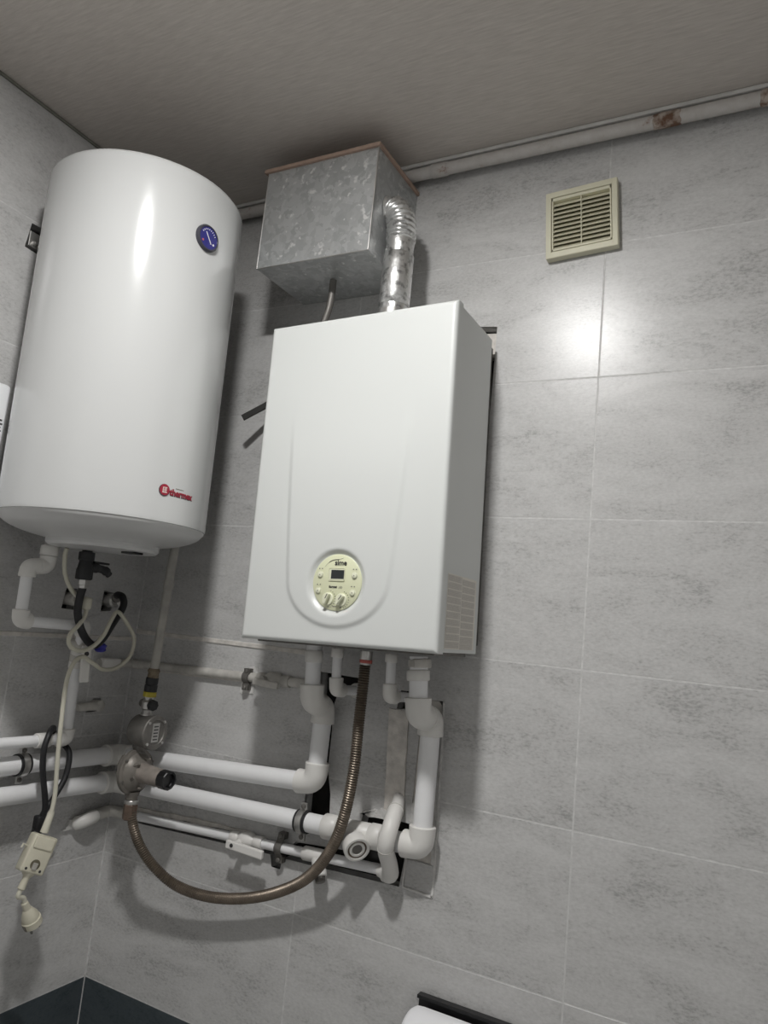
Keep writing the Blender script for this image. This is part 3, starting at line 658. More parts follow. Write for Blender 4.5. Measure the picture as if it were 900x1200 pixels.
# ------------------------------------------------------------------ water pipes
def tee(th, p, d, r, ln, m='ppr_fit'): return coupling(th, p, d, r, ln, m, 'tee')
def build_pipes():
    # upper heating pipe
    t = thing('heating_pipe', 'upper thick white pipe turning the corner and rising to boiler left side', 'pipe', (0.35, -0.04, 1.13), 'thick white heating pipes')
    pipe_run(t, [(0.045, -1.30, 1.176), (0.045, -0.043, 1.1555), (0.645, -0.042, 1.192), (0.645, -0.040, 1.354), (0.652, -0.104, 1.373), (0.643, -0.104, 1.490)], [0.0205]*4 + [0.017], 0.0260, [0, 0.044, 0.044, 0.034, 0.034, 0])
    coupling(t, (0.645, -0.104, 1.466), (-0.08, 0, 1), 0.0200, 0.026)
    # lower heating pipe
    t = thing('heating_pipe', 'lower thick white pipe with capped strainer rising to boiler right side', 'pipe', (0.45, -0.04, 1.06), 'thick white heating pipes')
    A, B = Vector((0.045, -0.040, 1.089)), Vector((0.909, -0.040, 1.116))
    pipe_run(t, [(0.045, -1.30, 1.116), A, B, (0.906, -0.036, 1.366), (0.906, -0.104, 1.378), (0.896, -0.104, 1.492)], [0.0205]*4 + [0.019], 0.0265, [0, 0.045, 0.040, 0.034, 0.034, 0])
    d = (B-A).normalized(); at = lambda x: A + d*((x-A.x)/d.x)
    coupling(t, at(0.698), d, 0.0265, 0.036)
    coupling(t, at(0.755), d, 0.0245, 0.085, name='strainer_body')
    coupling(t, at(0.808), d, 0.0262, 0.030)
    br = Vector((0.051, -0.048, -0.026)).normalized(); c0 = at(0.745)
    o = obj('strainer_branch', lathe(c0, br, [(0.0225, 0), (0.0225, 0.036), (0.0275, 0.038), (0.0275, 0.058), (0.0255, 0.0605), (0.021, 0.0605), (0.020, 0.0565), (0.017, 0.0565), (0.016, 0.0595), (0.012, 0.0595), (0.0112, 0.0570), (0, 0.0570)], 32), 'ppr_fit', t, smooth=35)
    a, c = frame_from(br)
    obj('cap_ring', lathe(c0+br*0.0568, br, [(0.0198, 0), (0.0198, 0.0008), (0.0172, 0.0008), (0.0172, 0)], 28), 'brown', o)
    obj('cap_slot', lathe(c0+br*0.0572, br, [(0.0105, 0), (0.0105, 0.0008), (0, 0.0008)], 18), 'dark_steel', o)
    coupling(t, (0.8985, -0.104, 1.455), (-0.115, 0, 1), 0.0235, 0.022)
    obj('union_nut', hexnut(V(0.8995, -0.104, 1.479), V(-0.115, 0, 1), 0.0235, 0.018), 'ppr_old', t)
    # thin pipe low in the trench, with bypass hump and plastered riser
    t = thing('cold_water_pipe', 'thin white pipe in the lowest wall trench with valve and bypass hump', 'pipe', (0.45, -0.015, 1.0))
    A, B = Vector((0.115, -0.013, 1.0115)), Vector((0.846, -0.018, 1.047))
    obj('pipe', sweep([A, B], 0.0108, 18), 'ppr', t, smooth=50)
    obj('plastered_pipe', sweep(catmull([(0.016, -0.072, 1.001), (0.017, -0.04, 1.005), (0.024, -0.018, 1.008), (0.06, -0.013, 1.009), (0.118, -0.012, 1.012)], 5), [0.0135, 0.0150, 0.0140, 0.0152, 0.0138, 0.0150, 0.0142, 0.0150, 0.0140, 0.0150, 0.0142, 0.0150, 0.0138, 0.0140, 0.0134, 0.0130, 0.0134, 0.0128, 0.0130, 0.0122, 0.0118], 16), 'ppr_old', t, smooth=70)
    obj('elbow', sweep(catmull([(-0.006, -0.112, 0.986), (0.012, -0.108, 0.992), (0.022, -0.092, 0.998), (0.018, -0.064, 1.002)], 6), [0.012]*4 + [0.0165]*14 + [0.0155], 18), 'ppr_fit', t, smooth=60)
    obj('plaster_dab', rough_slab([(-0.145, 0.977), (-0.105, 0.976), (-0.100, 0.996), (-0.128, 0.998)], -0.001, 0.008, 'x', 0.003, 5, 21), 'plaster_white', t)
    d = (B-A).normalized(); at = lambda x: A + d*((x-A.x)/d.x)
    vb = obj('ball_valve', lathe(at(0.462), d, [(0.0135, -0.045), (0.0150, -0.043), (0.0150, -0.025), (0.0125, -0.022), (0.0185, -0.010), (0.0185, 0.010), (0.0125, 0.022), (0.0150, 0.025), (0.0150, 0.045), (0.0135, 0.047)], 22), 'ppr_fit', t, smooth=40)
    obj('stem', lathe(at(0.452)+V(0, -0.012, -0.004), (0, -1, -0.2), [(0.009, 0), (0.009, 0.020), (0.006, 0.022), (0, 0.022)], 16), 'ppr_fit', vb, smooth=40)
    lv = box(-0.016, 0.088, -0.006, 0.004, -0.010, 0.009, 0.003); lv.transform(Matrix.Translation(at(0.447)+V(0, -0.034, -0.006)) @ Matrix.Rotation(math.radians(2), 4, 'Y'))
    obj('lever', lv, 'ppr_fit', vb)
    obj('lever_screw', lathe(at(0.449)+V(0, -0.0405, -0.006), (0, -1, 0), [(0.0045, 0), (0.0040, 0.0015), (0, 0.0015)], 12), 'print_dark', vb)
    coupling(t, at(0.648), d, 0.0152, 0.055, name='tee')
    tb = at(0.656)
    obj('tee_branch', lathe(tb, (0.45, -0.32, -0.83), [(0.0145, 0), (0.0145, 0.030), (0.0158, 0.032), (0.0158, 0.042), (0.0140, 0.044)], 20), 'ppr_fit', t, smooth=40)
    obj('branch_plug', lathe(tb + V(0.45, -0.32, -0.83).normalized()*0.043, (0.45, -0.32, -0.83), [(0.0118, 0), (0.0118, 0.010), (0.010, 0.012), (0, 0.012)], 8), 'dark_steel', t)
    hump = catmull([(0.814, -0.020, 1.044), (0.843, -0.034, 1.046), (0.848, -0.052, 1.071), (0.848, -0.074, 1.102), (0.851, -0.080, 1.123), (0.851, -0.070, 1.146), (0.846, -0.046, 1.166), (0.840, -0.022, 1.178), (0.831, 0.002, 1.191)], 6)
    nh = len(hump); rs = [0.0168 if i > 2 else 0.013 for i in range(nh)]
    rs = [r_*(0.80 if i > nh*0.82 else 1) for i, r_ in enumerate(rs)]
    obj('bypass_bend', sweep(hump, rs, 20), 'ppr_fit', t, smooth=70)
    for i in (int(nh*0.40), int(nh*0.80)):
        dd = (hump[i+1]-hump[i-1]).normalized(); obj('bead', lathe(hump[i], dd, [(0.0155, -0.0015), (0.0176, -0.0006), (0.0176, 0.0006), (0.0155, 0.0015)], 20), 'ppr_old', t, smooth=60)
    # boiler stubs into the wall
    t = thing('water_stub_pipe', 'short thin white pipe from boiler into wall left of the steel hose', 'pipe', (0.705, -0.1, 1.39), 'short stubs under the boiler')
    pipe_run(t, [(0.701, -0.1, 1.490), (0.707, -0.1, 1.402), (0.712, 0.02, 1.398)], 0.0105, 0.0150, 0.026)
    coupling(t, (0.7015, -0.1, 1.480), (0, 0, 1), 0.0140, 0.020)
    coupling(t, (0.711, -0.012, 1.399), (0, 1, 0), 0.0165, 0.022)
    t = thing('water_stub_pipe', 'short thin white pipe from boiler into wall right of the steel hose', 'pipe', (0.835, -0.085, 1.39), 'short stubs under the boiler')
    pipe_run(t, [(0.827, -0.09, 1.492), (0.831, -0.09, 1.404), (0.833, 0.02, 1.398)], 0.0105, 0.0150, 0.026)
    coupling(t, (0.8275, -0.09, 1.482), (0, 0, 1), 0.0135, 0.018)
    # half buried pipe higher up
    t = thing('buried_pipe', 'half buried dusty white pipe with small valve left of boiler bottom', 'pipe', (0.3, -0.01, 1.36))
    A, B = Vector((0.006, -0.006, 1.3815)), Vector((0.605, -0.008, 1.3975)); d = (B-A).normalized(); at = lambda x: A + d*((x-A.x)/d.x)
    obj('pipe', sweep([A, B], 0.0112, 18), 'ppr_old', t, smooth=50)
    obj('pipe', sweep([(0.009, -0.002, 1.3815), (0.009, -0.122, 1.3815)], 0.0112, 18), 'ppr_old', t, smooth=50)
    obj('coupling', box(0.004, 0.028, -0.118, -0.062, 1.366, 1.396, 0.005, 3), 'ppr_fit', t, smooth=60)
    vb = obj('ball_valve', lathe(at(0.478), d, [(0.0130, -0.046), (0.0145, -0.044), (0.0145, -0.026), (0.012, -0.022), (0.0185, -0.012), (0.0185, 0.014), (0.012, 0.024), (0.0145, 0.027), (0.0145, 0.045), (0.0130, 0.047)], 22), 'ppr_old', t, smooth=40)
    lv = box(-0.014, 0.060, -0.005, 0.004, -0.008, 0.008, 0.003); lv.transform(Matrix.Translation(at(0.455)+V(0, -0.032, -0.006)) @ Matrix.Rotation(math.radians(3), 4, 'Y'))
    obj('lever', lv, 'ppr_old', vb)
    obj('stem', lathe(at(0.463)+V(0, -0.012, 0), (0, -1, 0), [(0.0085, 0), (0.0085, 0.018), (0, 0.018)], 14), 'ppr_old', vb, smooth=40)
    # pipe from the heater outlet down to the left wall
    t = thing('heater_outlet_pipe', 'stepped white pipe with lever valve from water heater to left wall pipe', 'pipe', (0.08, -0.3, 1.2))
    pipe_run(t, [(0.1, -0.388, 1.660), (0.1, -0.388, 1.603), (0.1, -0.434, 1.598), (0.1, -0.432, 1.481), (0.1, -0.262, 1.477), (0.072, -0.243, 1.4), (0.070, -0.236, 1.214), (0.070, -1.25, 1.226)], 0.0125, 0.0175, 0.0235)
    coupling(t, (0.1, -0.388, 1.638), (0, 0, 1), 0.0195, 0.022)
    obj('nipple', lathe((0.1, -0.388, 1.664), (0, 0, -1), [(0.0125, 0), (0.0125, 0.018), (0.0115, 0.020)], 20), 'ppr_old', t, smooth=40)
    coupling(t, (0.070, -0.300, 1.215), (0, 1, 0), 0.0165, 0.036)
    vb = obj('ball_valve', lathe((0.0765, -0.246, 1.436), V(-0.05, 0.03, -1), [(0.0150, -0.030), (0.0175, -0.028), (0.0175, -0.014), (0.0140, -0.012), (0.0220, -0.004), (0.0220, 0.016), (0.0140, 0.024), (0.0180, 0.026), (0.0180, 0.042), (0.0160, 0.044)], 24), 'ppr_old', t, smooth=40)
    obj('stem', lathe((0.09, -0.250, 1.430), (0.9, -0.3, 0), [(0.009, 0), (0.009, 0.018), (0, 0.018)], 14), 'ppr_old', vb, smooth=40)
    lv = box(-0.004, 0.005, -0.0115, 0.0115, -0.072, 0.014, 0.0035); lv.transform(Matrix.Translation((0.112, -0.254, 1.420)) @ Matrix.Rotation(math.radians(-20), 4, 'Z') @ Matrix.Rotation(math.radians(4), 4, 'X'))
    obj('lever', lv, 'ppr_fit', vb)
    obj('lever_screw', lathe((0.1165, -0.2555, 1.414), (0.94, -0.34, 0), [(0.0055, 0), (0.005, 0.002), (0, 0.002)], 14), 'print_dark', vb)
    obj('seal_wrap', lathe((0.102, -0.205, 1.428), (0, 0, 1), [(0.008, -0.010), (0.014, -0.006), (0.012, 0.0), (0.015, 0.006), (0.008, 0.011)], 9), 'blue', vb)
    # capped outlet low on the left wall
    t = thing('wall_outlet', 'dusty white capped outlet sticking from hole in left wall strips', 'pipe fitting', (0.02, -0.11, 1.26))
    obj('socket', lathe((-0.02, -0.108, 1.276), (1, 0, 0), [(0.0135, 0), (0.0135, 0.030), (0.0145, 0.032), (0.0145, 0.046), (0.012, 0.048), (0, 0.048)], 20), 'ppr_old', t, smooth=40)
    obj('spout', sweep([(0.018, -0.112, 1.276), (0.021, -0.165, 1.275), (0.021, -0.176, 1.275)], [0.011, 0.010, 0.008], 16), 'ppr_old', t, smooth=40)
    t = thing('wall_outlet', 'white tee outlet in square broken hole behind the black hose', 'pipe fitting', (0.0, -0.23, 1.515))
    obj('socket', lathe((-0.025, -0.231, 1.537), (1, 0, 0), [(0.016, 0), (0.016, 0.035), (0.0175, 0.037), (0.0175, 0.052), (0.015, 0.054), (0, 0.052)], 22), 'ppr_old', t, smooth=40)
    obj('ring', lathe((0.0285, -0.231, 1.537), (1, 0, 0), [(0.0125, 0), (0.012, 0.002), (0, 0.002)], 18), 'gas_pipe', t)
build_pipes()

# ------------------------------------------------------------------ pipe clamps
def clamp(name, p, d, up, r, label, wall_dir):
    t = thing(name, label, 'pipe clamp', p, 'pipe clamps')
    p = Vector(p); d = Vector(d).normalized(); up = Vector(up).normalized()
    obj('rubber_liner', lathe(p, d, [(r+0.0003, -0.0135), (r+0.0045, -0.0135), (r+0.0045, 0.0135), (r+0.0003, 0.0135)], 28), 'black', t, smooth=40)
    obj('band', lathe(p, d, [(r+0.0040, -0.0075), (r+0.0062, -0.0075), (r+0.0072, 0.0), (r+0.0062, 0.0075), (r+0.0040, 0.0075)], 28), 'steel', t, smooth=25)
    for s in (1, -1):
        c = p + up*s*(r+0.0125)
        w_ = Vector(wall_dir)
        b = box(-0.008, 0.008, -0.0035, 0.0035, -0.008, 0.008, 0.001)
        m = Matrix((d, w_, up)).transposed().to_4x4(); m.translation = c; b.transform(m)
        ear = obj('ear', b, 'steel', t)
        obj('screw', lathe(c - w_*0.003, -w_, [(0.0052, 0), (0.0052, 0.003), (0.003, 0.0042), (0, 0.0042)], 12), 'dark_steel', ear, smooth=30)
    obj('stud', sweep([p + Vector(wall_dir)*r, p + Vector(wall_dir)*0.048], 0.004, 10), 'steel', t, smooth=40)
clamp('pipe_clamp', (0.624, -0.040, 1.107), (1, 0, 0.031), (-0.031, 0, 1), 0.0195, 'steel clamp with black rubber on lower thick pipe beneath boiler', (0, 1, 0))
clamp('pipe_clamp', (0.045, -0.326, 1.160), (0, 1, -0.016), (0, 0.016, 1), 0.0195, 'steel clamp with black rubber on upper left wall pipe', (-1, 0, 0))
def strap(x, z0, z1, zc, y, r, label, mm):
    t = thing('pipe_strap', label, 'pipe clamp', (x, 0, z0), 'pipe clamps')
    pts = [(x, -0.013, z1)] + [(x, y - (r+0.002)*math.sin(a), zc + (r+0.002)*math.cos(a)) for a in [PI*(0.12+0.76*i/10) for i in range(11)]] + [(x, -0.013, z0)]
    b = bmesh.new(); w_ = 0.0085
    A = [b.verts.new(V(p)+V(-w_, 0, 0)) for p in pts]; B = [b.verts.new(V(p)+V(w_, 0, 0)) for p in pts]
    for i in range(len(pts)-1): b.faces.new((A[i], B[i], B[i+1], A[i+1]))
    r_ = bmesh.ops.extrude_face_region(b, geom=b.faces[:])
    for v in [e for e in r_['geom'] if isinstance(e, bmesh.types.BMVert)]: v.co.y -= 0.0025; 
    obj('band', b, mm, t, smooth=40)
    for zz in (z0+0.004, z1-0.004):
        obj('screw', lathe((x, -0.0175, zz), (0, -1, 0), [(0.0055, 0), (0.0055, 0.004), (0.003, 0.0055), (0, 0.0055)], 12), 'dark_steel', t, smooth=30)
        obj('tab', box(x-0.0085, x+0.0085, -0.0180, -0.0010, zz-0.007, zz+0.007, 0.001), mm, t)
strap(0.556, 1.003, 1.062, 1.0325, -0.015, 0.012, 'dark strap clamp holding thin trench pipe right of its valve', 'dark_steel')
strap(0.401, 1.364, 1.410, 1.392, -0.008, 0.012, 'small dark strap clamp on buried pipe set in white plaster', 'dark_steel')

# ------------------------------------------------------------------ gas line
def build_gas():
    t = thing('gas_line', 'grey gas pipe with meter filter and round regulator in the corner', 'gas pipe', (0.17, -0.085, 1.06))
    obj('pipe', sweep([(0.181, -0.085, 2.30), (0.178, -0.085, 1.68), (0.168, -0.085, 1.372)], 0.0108, 18), 'gas_pipe', t, smooth=60)
    obj('elbow', sweep(catmull([(0.181, -0.085, 2.29), (0.181, -0.085, 2.315), (0.166, -0.085, 2.333), (0.12, -0.085, 2.335), (-0.026, -0.085, 2.335)], 5), 0.0112, 16), 'gas_pipe', t, smooth=60)
    obj('pipe_joint', lathe((0.1752, -0.085, 1.588), (0.03, 0, 1), [(0.0115, -0.010), (0.0128, -0.008), (0.0128, 0.010), (0.0115, 0.012)], 18), 'gas_pipe', t, smooth=40)
    obj('sealing_tape', lathe((0.168, -0.085, 1.366), (0.03, 0, 1), [(0.0115, -0.010), (0.0135, -0.006), (0.013, 0.006), (0.0150, 0.012), (0.012, 0.018)], 14), 'tape', t, smooth=40)
    obj('insulating_joint', lathe((0.1665, -0.085, 1.345), (0.03, 0, 1), [(0.0125, -0.018), (0.0155, -0.016), (0.0155, -0.002), (0.0140, 0.0), (0.0150, 0.004), (0.0150, 0.016), (0.0125, 0.018)], 16), 'black', t, smooth=30)
    obj('yellow_ring', lathe((0.1658, -0.085, 1.322), (0.03, 0, 1), [(0.0150, -0.006), (0.0160, -0.005), (0.0160, 0.005), (0.0150, 0.006)], 20), 'yellow', t, smooth=40)
    vb = obj('gas_valve', lathe((0.165, -0.085, 1.296), (0, 0, 1), [(0.0105, -0.022), (0.0115, -0.020), (0.0115, -0.012), (0.0150, -0.008), (0.0150, 0.008), (0.0115, 0.012), (0.0130, 0.016), (0.0130, 0.022)], 20), 'steel', t, smooth=30)
    obj('valve_handle', lathe((0.178, -0.088, 1.298), (1, -0.25, 0), [(0.010, 0), (0.013, 0.002), (0.013, 0.012), (0.0105, 0.014), (0, 0.014)], 8), 'black', vb)
    obj('valve_tail', lathe((0.153, -0.082, 1.298), (-1, 0.25, 0), [(0.007, 0), (0.010, 0.002), (0.010, 0.014), (0.006, 0.016), (0, 0.016)], 12), 'dark_steel', vb, smooth=40)
    obj('washer', lathe((0.165, -0.085, 1.274), (0, 0, 1), [(0.0150, -0.002), (0.0150, 0.002)], 20), 'steel', t)
    # meter: short drum with axis along the back wall
    me = obj('meter_drum', lathe((0.135, -0.086, 1.236), (1, 0, 0), [(0.0, -0.004), (0.024, -0.002), (0.036, 0.010), (0.0375, 0.024), (0.0375, 0.056), (0.0405, 0.058), (0.0405, 0.066), (0.0385, 0.068), (0.030, 0.0685), (0.028, 0.066), (0, 0.066)], 40), 'dark_steel', t, smooth=35)
    for k in range(4):
        a = PI/4 + k*PI/2
        obj('bolt', lathe((0.203, -0.086 + 0.0345*math.cos(a), 1.236 + 0.0345*math.sin(a)), (1, 0, 0), [(0.0036, 0), (0.0036, 0.003), (0, 0.003)], 6), 'steel', me)
    lp = box(0.2005, 0.2022, -0.096, -0.074, 1.214, 1.258, 0.0005); obj('label_plate', lp, 'steel', me)
    lr = None
    for k in range(5): lr = box(0.2020, 0.2026, -0.092, -0.078, 1.219+k*0.0075, 1.2218+k*0.0075, bm=lr)
    obj('label_print', lr, 'print_dark', me)
    obj('neck', lathe((0.160, -0.086, 1.205), (0, 0, -1), [(0.018, 0), (0.0165, 0.012), (0.013, 0.018), (0.0145, 0.022), (0.0145, 0.034)], 18), 'dark_steel', t, smooth=40)
    obj('inlet_nut', hexnut(V(0.132, -0.086, 1.150), V(1, 0, 0), 0.026, 0.030), 'reg', t)
    # regulator: wide flanged disc with a sleeve pointing right
    rg = obj('regulator_body', lathe((0.128, -0.090, 1.140), (1, 0, 0.02), [(0.0, 0.0), (0.028, 0.002), (0.038, 0.010), (0.046, 0.024), (0.0525, 0.027), (0.0525, 0.0365), (0.0500, 0.038), (0.0455, 0.039), (0.0425, 0.046), (0.030, 0.056), (0.022, 0.060), (0, 0.060)], 44), 'reg', t, smooth=30)
    obj('flange_seam', lathe((0.1595, -0.090, 1.1406), (1, 0, 0.02), [(0.0529, -0.0008), (0.0529, 0.0008)], 44), 'dark_steel', rg)
    for k in range(6):
        a = 0.4 + k*PI/3; n_ = Vector((0, math.cos(a), math.sin(a)))
        obj('rib', box(-0.012, 0.016, -0.0022, 0.0022, -0.004, 0.004, 0.001, mtx=Matrix.Translation(V(0.179, -0.090, 1.141) + n_*0.033) @ Matrix.Rotation(a, 4, 'X') @ Matrix.Rotation(math.radians(30), 4, 'Y')), 'reg', rg)
        obj('flange_screw', lathe(V(0.1655, -0.090, 1.141) + n_*0.0478, (1, 0, 0), [(0.0036, 0), (0.0036, 0.0035), (0, 0.0035)], 8), 'dark_steel', rg)
    obj('spring_sleeve', lathe((0.183, -0.092, 1.142), (1, -0.06, -0.015), [(0.024, 0), (0.0235, 0.004), (0.0215, 0.008), (0.0205, 0.072), (0.0195, 0.075)], 26), 'reg_cap', rg, smooth=40)
    obj('sleeve_cap', lathe((0.254, -0.0965, 1.141), (1, -0.06, -0.015), [(0.0215, 0), (0.0222, 0.002), (0.0222, 0.022), (0.0205, 0.024), (0.0165, 0.024), (0.0150, 0.016), (0, 0.016)], 12), 'black_gloss', rg, smooth=20)
    obj('outlet_boss', lathe((0.160, -0.090, 1.096), (0, 0, -1), [(0.018, 0), (0.016, 0.010), (0.0145, 0.012), (0.0145, 0.018)], 20), 'reg', t, smooth=40)
    t.location += Vector((0.029, -0.031, 0.006))
    # corrugated hose
    h = thing('gas_hose', 'brown corrugated steel gas hose sagging from regulator up to boiler', 'hose', (0.45, -0.1, 0.90))
    obj('steel_ring', lathe((0.191, -0.1215, 1.083), (0, 0, -1), [(0.0155, 0), (0.0172, 0.002), (0.0172, 0.008), (0.0155, 0.010)], 22), 'steel', h, smooth=40)
    obj('hose_nut', hexnut(V(0.192, -0.1230, 1.056), V(0, 0, 1), 0.0165, 0.036), 'brown', h)
    path = catmull([(0.195, -0.124, 1.059), (0.210, -0.119, 1.018), (0.227, -0.107, 0.980), (0.257, -0.088, 0.941), (0.311, -0.068, 0.908), (0.392, -0.055, 0.900), (0.483, -0.049, 0.915), (0.573, -0.050, 0.948), (0.658, -0.060, 1.000), (0.720, -0.080, 1.070), (0.754, -0.095, 1.144), (0.771, -0.102, 1.244), (0.773, -0.104, 1.338), (0.775, -0.106, 1.417), (0.775, -0.106, 1.462), (0.776, -0.106, 1.472)], 14)
    fine = resample(path, 0.00125); n = len(fine)
    rs = [0.0112 + 0.0011*math.cos(2*PI*i/4.0) for i in range(n)]
    obj('corrugated_tube', sweep(fine, rs, 16), 'hose', h, smooth=80)
    obj('hose_end', lathe((0.776, -0.106, 1.462), (0, 0, 1), [(0.0118, 0), (0.0132, 0.002), (0.0132, 0.029)], 18), 'steel', h, smooth=40)
    o = obj('red_band', lathe((0.776, -0.106, 1.466), (0, 0, 1), [(0.0134, 0), (0.0136, 0.0005), (0.0136, 0.0065), (0.0134, 0.007)], 18), 'red_dot', h, smooth=40)
build_gas()

# ------------------------------------------------------------------ hoses and cable under the heater
def build_under_heater():
    t = thing('safety_valve', 'black safety valve with lever under the water heater', 'valve', (0.15, -0.325, 1.575))
    obj('valve_body', lathe((0.152, -0.330, 1.650), (0, 0.03, -1), [(0.011, 0.002), (0.011, 0.004), (0.0175, 0.006), (0.0175, 0.022), (0.0145, 0.026), (0.0165, 0.040), (0.0185, 0.046), (0.0185, 0.066), (0.015, 0.068)], 18), 'black', t, smooth=35)
    obj('outlet_arm', sweep(catmull([(0.152, -0.325, 1.612), (0.154, -0.298, 1.612), (0.156, -0.276, 1.609), (0.157, -0.262, 1.600)], 5), [0.0115]*6+[0.009]*4+[0.0105]*3+[0.008]*3, 14), 'black', t, smooth=50)
    obj('lever', box(0.149, 0.161, -0.312, -0.268, 1.622, 1.627, 0.0015), 'black', t)
    obj('nickel_union', lathe((0.148, -0.322, 1.585), (0, 0.02, -1), [(0.0125, 0), (0.0135, 0.002), (0.0135, 0.014), (0.011, 0.016), (0.011, 0.022)], 6), 'steel', t)
    h = thing('flexible_hose', 'black rubber hose looping from safety valve to left wall fitting', 'hose', (0.13, -0.25, 1.43))
    path = catmull([(0.147, -0.322, 1.566), (0.141, -0.321, 1.542), (0.135, -0.314, 1.504), (0.131, -0.289, 1.462), (0.128, -0.254, 1.436), (0.123, -0.225, 1.446), (0.115, -0.193, 1.484), (0.104, -0.157, 1.528), (0.092, -0.150, 1.552), (0.066, -0.143, 1.558), (0.046, -0.130, 1.553)], 8)
    obj('tube', sweep(path, 0.0088, 16), 'black', h, smooth=60)
    obj('end_ferrule', lathe((0.042, -0.1245, 1.550), (0.75, -0.6, 0.1), [(0.012, 0), (0.0125, 0.002), (0.0125, 0.018), (0.010, 0.020)], 16), 'dark_steel', h, smooth=40)
    obj('wall_union', lathe((-0.02, -0.113, 1.541), (1, 0, 0.05), [(0.014, 0), (0.014, 0.022), (0.0175, 0.024), (0.0175, 0.044), (0.014, 0.048), (0.014, 0.066), (0.011, 0.068)], 20), 'steel', h, smooth=40)
    # power cable with leakage breaker plug
    c = thing('power_cable', 'long cream power cable looping under heater to inline breaker and plug', 'cable', (0.13, -0.31, 0.84))
    path = catmull([(0.135, -0.372, 1.6475), (0.128, -0.368, 1.630), (0.125, -0.358, 1.592), (0.122, -0.330, 1.556), (0.126, -0.292, 1.529), (0.134, -0.292, 1.505), (0.145, -0.314, 1.482), (0.150, -0.338, 1.459), (0.150, -0.336, 1.437), (0.150, -0.309, 1.424), (0.150, -0.274, 1.432), (0.148, -0.244, 1.459), (0.142, -0.222, 1.496), (0.130, -0.196, 1.517), (0.118, -0.156, 1.497), (0.112, -0.114, 1.457), (0.112, -0.117, 1.412), (0.115, -0.156, 1.383), (0.122, -0.206, 1.379), (0.130, -0.250, 1.397), (0.136, -0.284, 1.409), (0.140, -0.309, 1.393), (0.142, -0.321, 1.350), (0.142, -0.317, 1.259), (0.142, -0.311, 1.186), (0.142, -0.303, 1.112), (0.142, -0.306, 1.065), (0.142, -0.313, 1.040)], 7)
    obj('cord', sweep(path, 0.0050, 10), 'cable', c, smooth=70)
    obj('cable_grip', lathe((0.140, -0.302, 1.076), V(0, -0.28, -1), [(0.0055, 0), (0.0072, 0.004), (0.0085, 0.045)], 14), 'cable', c, smooth=40)
    obj('cable_tie', box(0.116, 0.137, -0.300, -0.278, 1.515, 1.545, 0.006, 2), 'cable', c, smooth=60)
    dn = V(0, -0.36, -0.93).normalized(); sd = V(0.35, 0.87, -0.337); sd = (sd - dn*sd.dot(dn)).normalized(); out = dn.cross(sd); 
    if out.x < 0: out = -out
    ctr = V(0.142, -0.3255, 0.992)
    def RM(off=(0, 0, 0)):
        m = Matrix((sd, out, -dn)).transposed().to_4x4(); m.translation = ctr + sd*off[0] + out*off[1] - dn*off[2]; return m
    bd = obj('breaker_body', box(-0.0265, 0.0265, -0.017, 0.017, -0.038, 0.038, 0.005, 3, mtx=RM()), 'rcd', c, smooth=50)
    obj('raised_face', box(-0.0215, 0.0215, 0.0155, 0.0195, 0.010, 0.036, 0.003, mtx=RM()), 'rcd', bd)
    obj('reset_window', lathe(ctr + out*0.0162 + dn*0.020, out, [(0.0105, 0), (0.0105, 0.0015), (0, 0.0015)], 20), 'rcd_dark', bd)
    obj('reset_button', box(-0.0052, 0.0052, 0.0165, 0.0205, -0.030, -0.016, 0.0012, mtx=RM()), 'gas_pipe', bd)
    for s in (-1, 1): obj('screw', lathe(ctr + out*0.0165 + dn*0.030 + sd*s*0.0155, out, [(0.0028, 0), (0.0028, 0.001), (0, 0.001)], 10), 'print_dark', bd)
    obj('side_clip', sweep([RM((-0.0265, 0, 0.010)).translation, RM((-0.038, 0.004, 0.012)).translation, RM((-0.038, 0.004, 0.004)).translation], 0.0022, 8), 'cable', bd, smooth=40)
    obj('side_ring', sweep([RM((0.030, 0, 0.004)).translation + (sd*math.cos(a) - dn*math.sin(a))*0.006 for a in [2*PI*i/16 for i in range(17)]], 0.0018, 8), 'steel', bd, smooth=60)
    b2 = ctr + dn*0.036
    obj('strain_relief', lathe(b2, dn, [(0.0150, 0), (0.0120, 0.006), (0.0085, 0.009), (0.0072, 0.014), (0.0080, 0.034), (0.0060, 0.036)], 16), 'rcd', c, smooth=40)
    p0 = b2 + dn*0.034
    obj('cord', sweep(catmull([p0, p0+V(0, -0.004, -0.014), (0.142, -0.3405, 0.906), (0.142, -0.334, 0.892)], 6), 0.0050, 10), 'cable', c, smooth=70)
    pd = V(0, 0.52, -0.85).normalized(); p1 = V(0.142, -0.337, 0.897)
    pl = obj('plug_body', lathe(p1, pd, [(0.0058, 0), (0.0072, 0.002), (0.0082, 0.018), (0.0100, 0.020), (0.0172, 0.036), (0.0172, 0.045), (0.0198, 0.046), (0.0198, 0.060), (0.0180, 0.062), (0.0165, 0.058), (0, 0.058)], 22), 'rcd', c, smooth=25)
    sdp = pd.cross(V(1, 0, 0)).normalized()
    es = -sdp if sdp.y > 0 else sdp
    m_ = Matrix((es.cross(pd), es, pd)).transposed().to_4x4(); m_.translation = p1 + pd*0.047 + es*0.0190
    obj('earth_slot', box(-0.0045, 0.0045, -0.001, 0.0012, 0.0, 0.014, mtx=m_), 'rcd_dark', pl)
    for s in (-1, 1):
        q0 = p1 + pd*0.059 + sdp*s*0.0095
        obj('pin', lathe(q0, pd, [(0.0024, 0), (0.0024, 0.017), (0.0018, 0.019), (0, 0.019)], 12), 'dark_steel', pl, smooth=40)
    # black cord hung in a loop over the pipes
    k = thing('black_cord', 'black cord hung in a narrow loop over the left wall pipes', 'cord', (0.1, -0.29, 1.0))
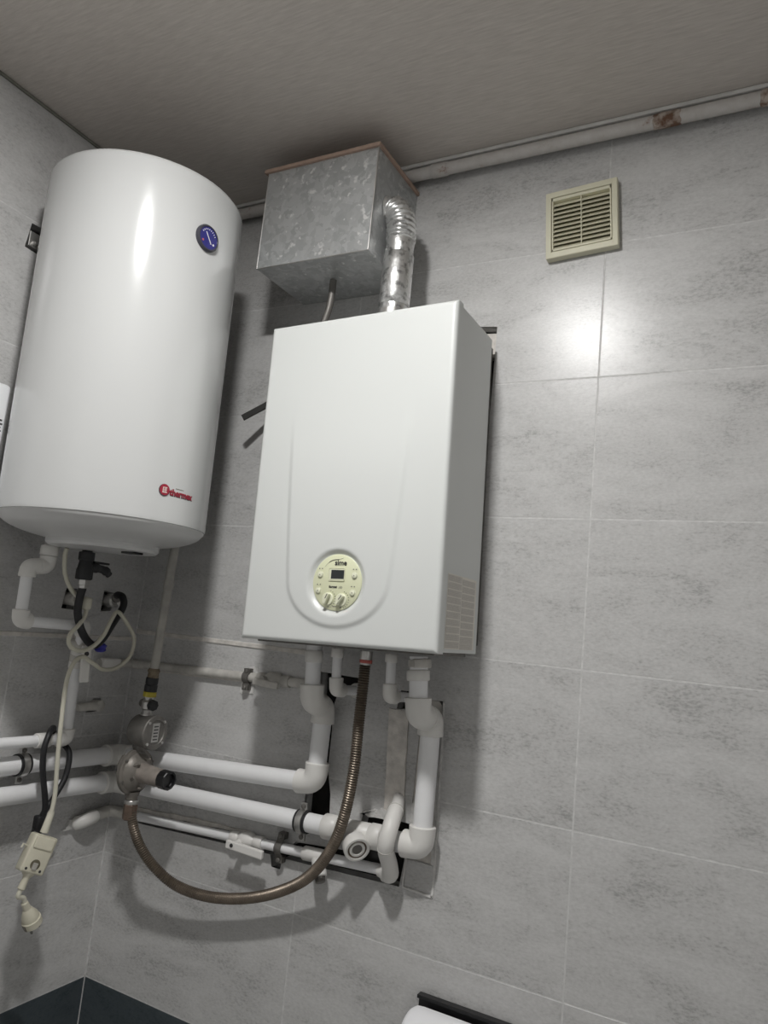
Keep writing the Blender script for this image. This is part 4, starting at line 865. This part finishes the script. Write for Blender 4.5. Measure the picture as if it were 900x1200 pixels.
    path = catmull([(0.097, -0.288, 1.052), (0.100, -0.289, 1.080), (0.102, -0.312, 1.155), (0.102, -0.318, 1.200), (0.098, -0.309, 1.230), (0.082, -0.290, 1.240), (0.066, -0.272, 1.2395), (0.045, -0.252, 1.225), (0.048, -0.224, 1.199), (0.076, -0.224, 1.178), (0.085, -0.233, 1.130), (0.088, -0.256, 1.092), (0.090, -0.279, 1.062), (0.091, -0.291, 1.040)], 8)
    obj('cord', sweep(path, 0.0066, 12), 'black', k, smooth=70)
    obj('cord_end', box(0.084, 0.104, -0.303, -0.277, 1.022, 1.056, 0.004, 2), 'black', k, smooth=60)
    obj('clip', sweep([(0.106, -0.312, 1.026), (0.110, -0.298, 1.019), (0.110, -0.285, 1.021), (0.106, -0.274, 1.028)], 0.0022, 8), 'steel', k, smooth=50)
    obj('plug', lathe((0.094, -0.293, 1.026), (0, -0.25, -1), [(0.0125, 0), (0.0125, 0.012), (0.0105, 0.016), (0.0120, 0.040), (0.0090, 0.043)], 14), 'black', k, smooth=40)
build_under_heater()

# ------------------------------------------------------------------ paper roll at the bottom edge
def build_roll():
    t = thing('paper_holder', 'black wall mounted holder behind white roll at the bottom edge', 'holder', (1.03, -0.01, 0.70))
    obj('back_plate', box(0.918, 1.160, -0.006, -0.0005, 0.70, 0.836, 0.001), 'black_gloss', t)
    obj('top_flange', box(0.918, 1.160, -0.017, -0.004, 0.8295, 0.836, 0.001), 'black_gloss', t)
    for x in (0.918, 1.153): obj('arm', box(x, x+0.007, -0.080, -0.004, 0.762, 0.790, 0.002), 'black_gloss', t)
    obj('spindle', sweep([(0.920, -0.070, 0.776), (1.158, -0.070, 0.776)], 0.010, 14), 'black_gloss', t, smooth=40)
    r = thing('paper_roll', 'white paper roll lying across the bottom edge of the photo', 'paper roll', (1.03, -0.070, 0.714))
    obj('paper', lathe((0.926, -0.070, 0.776), (1, 0, 0), [(0.0115, 0.004), (0.022, 0.003), (0.048, 0.001), (0.0555, 0.003), (0.0605, 0.010), (0.0615, 0.02), (0.0615, 0.206), (0.0600, 0.217), (0.0550, 0.223), (0.022, 0.222), (0.0115, 0.222), (0.0115, 0.004)], 56), 'paper', r, smooth=40)
build_roll()
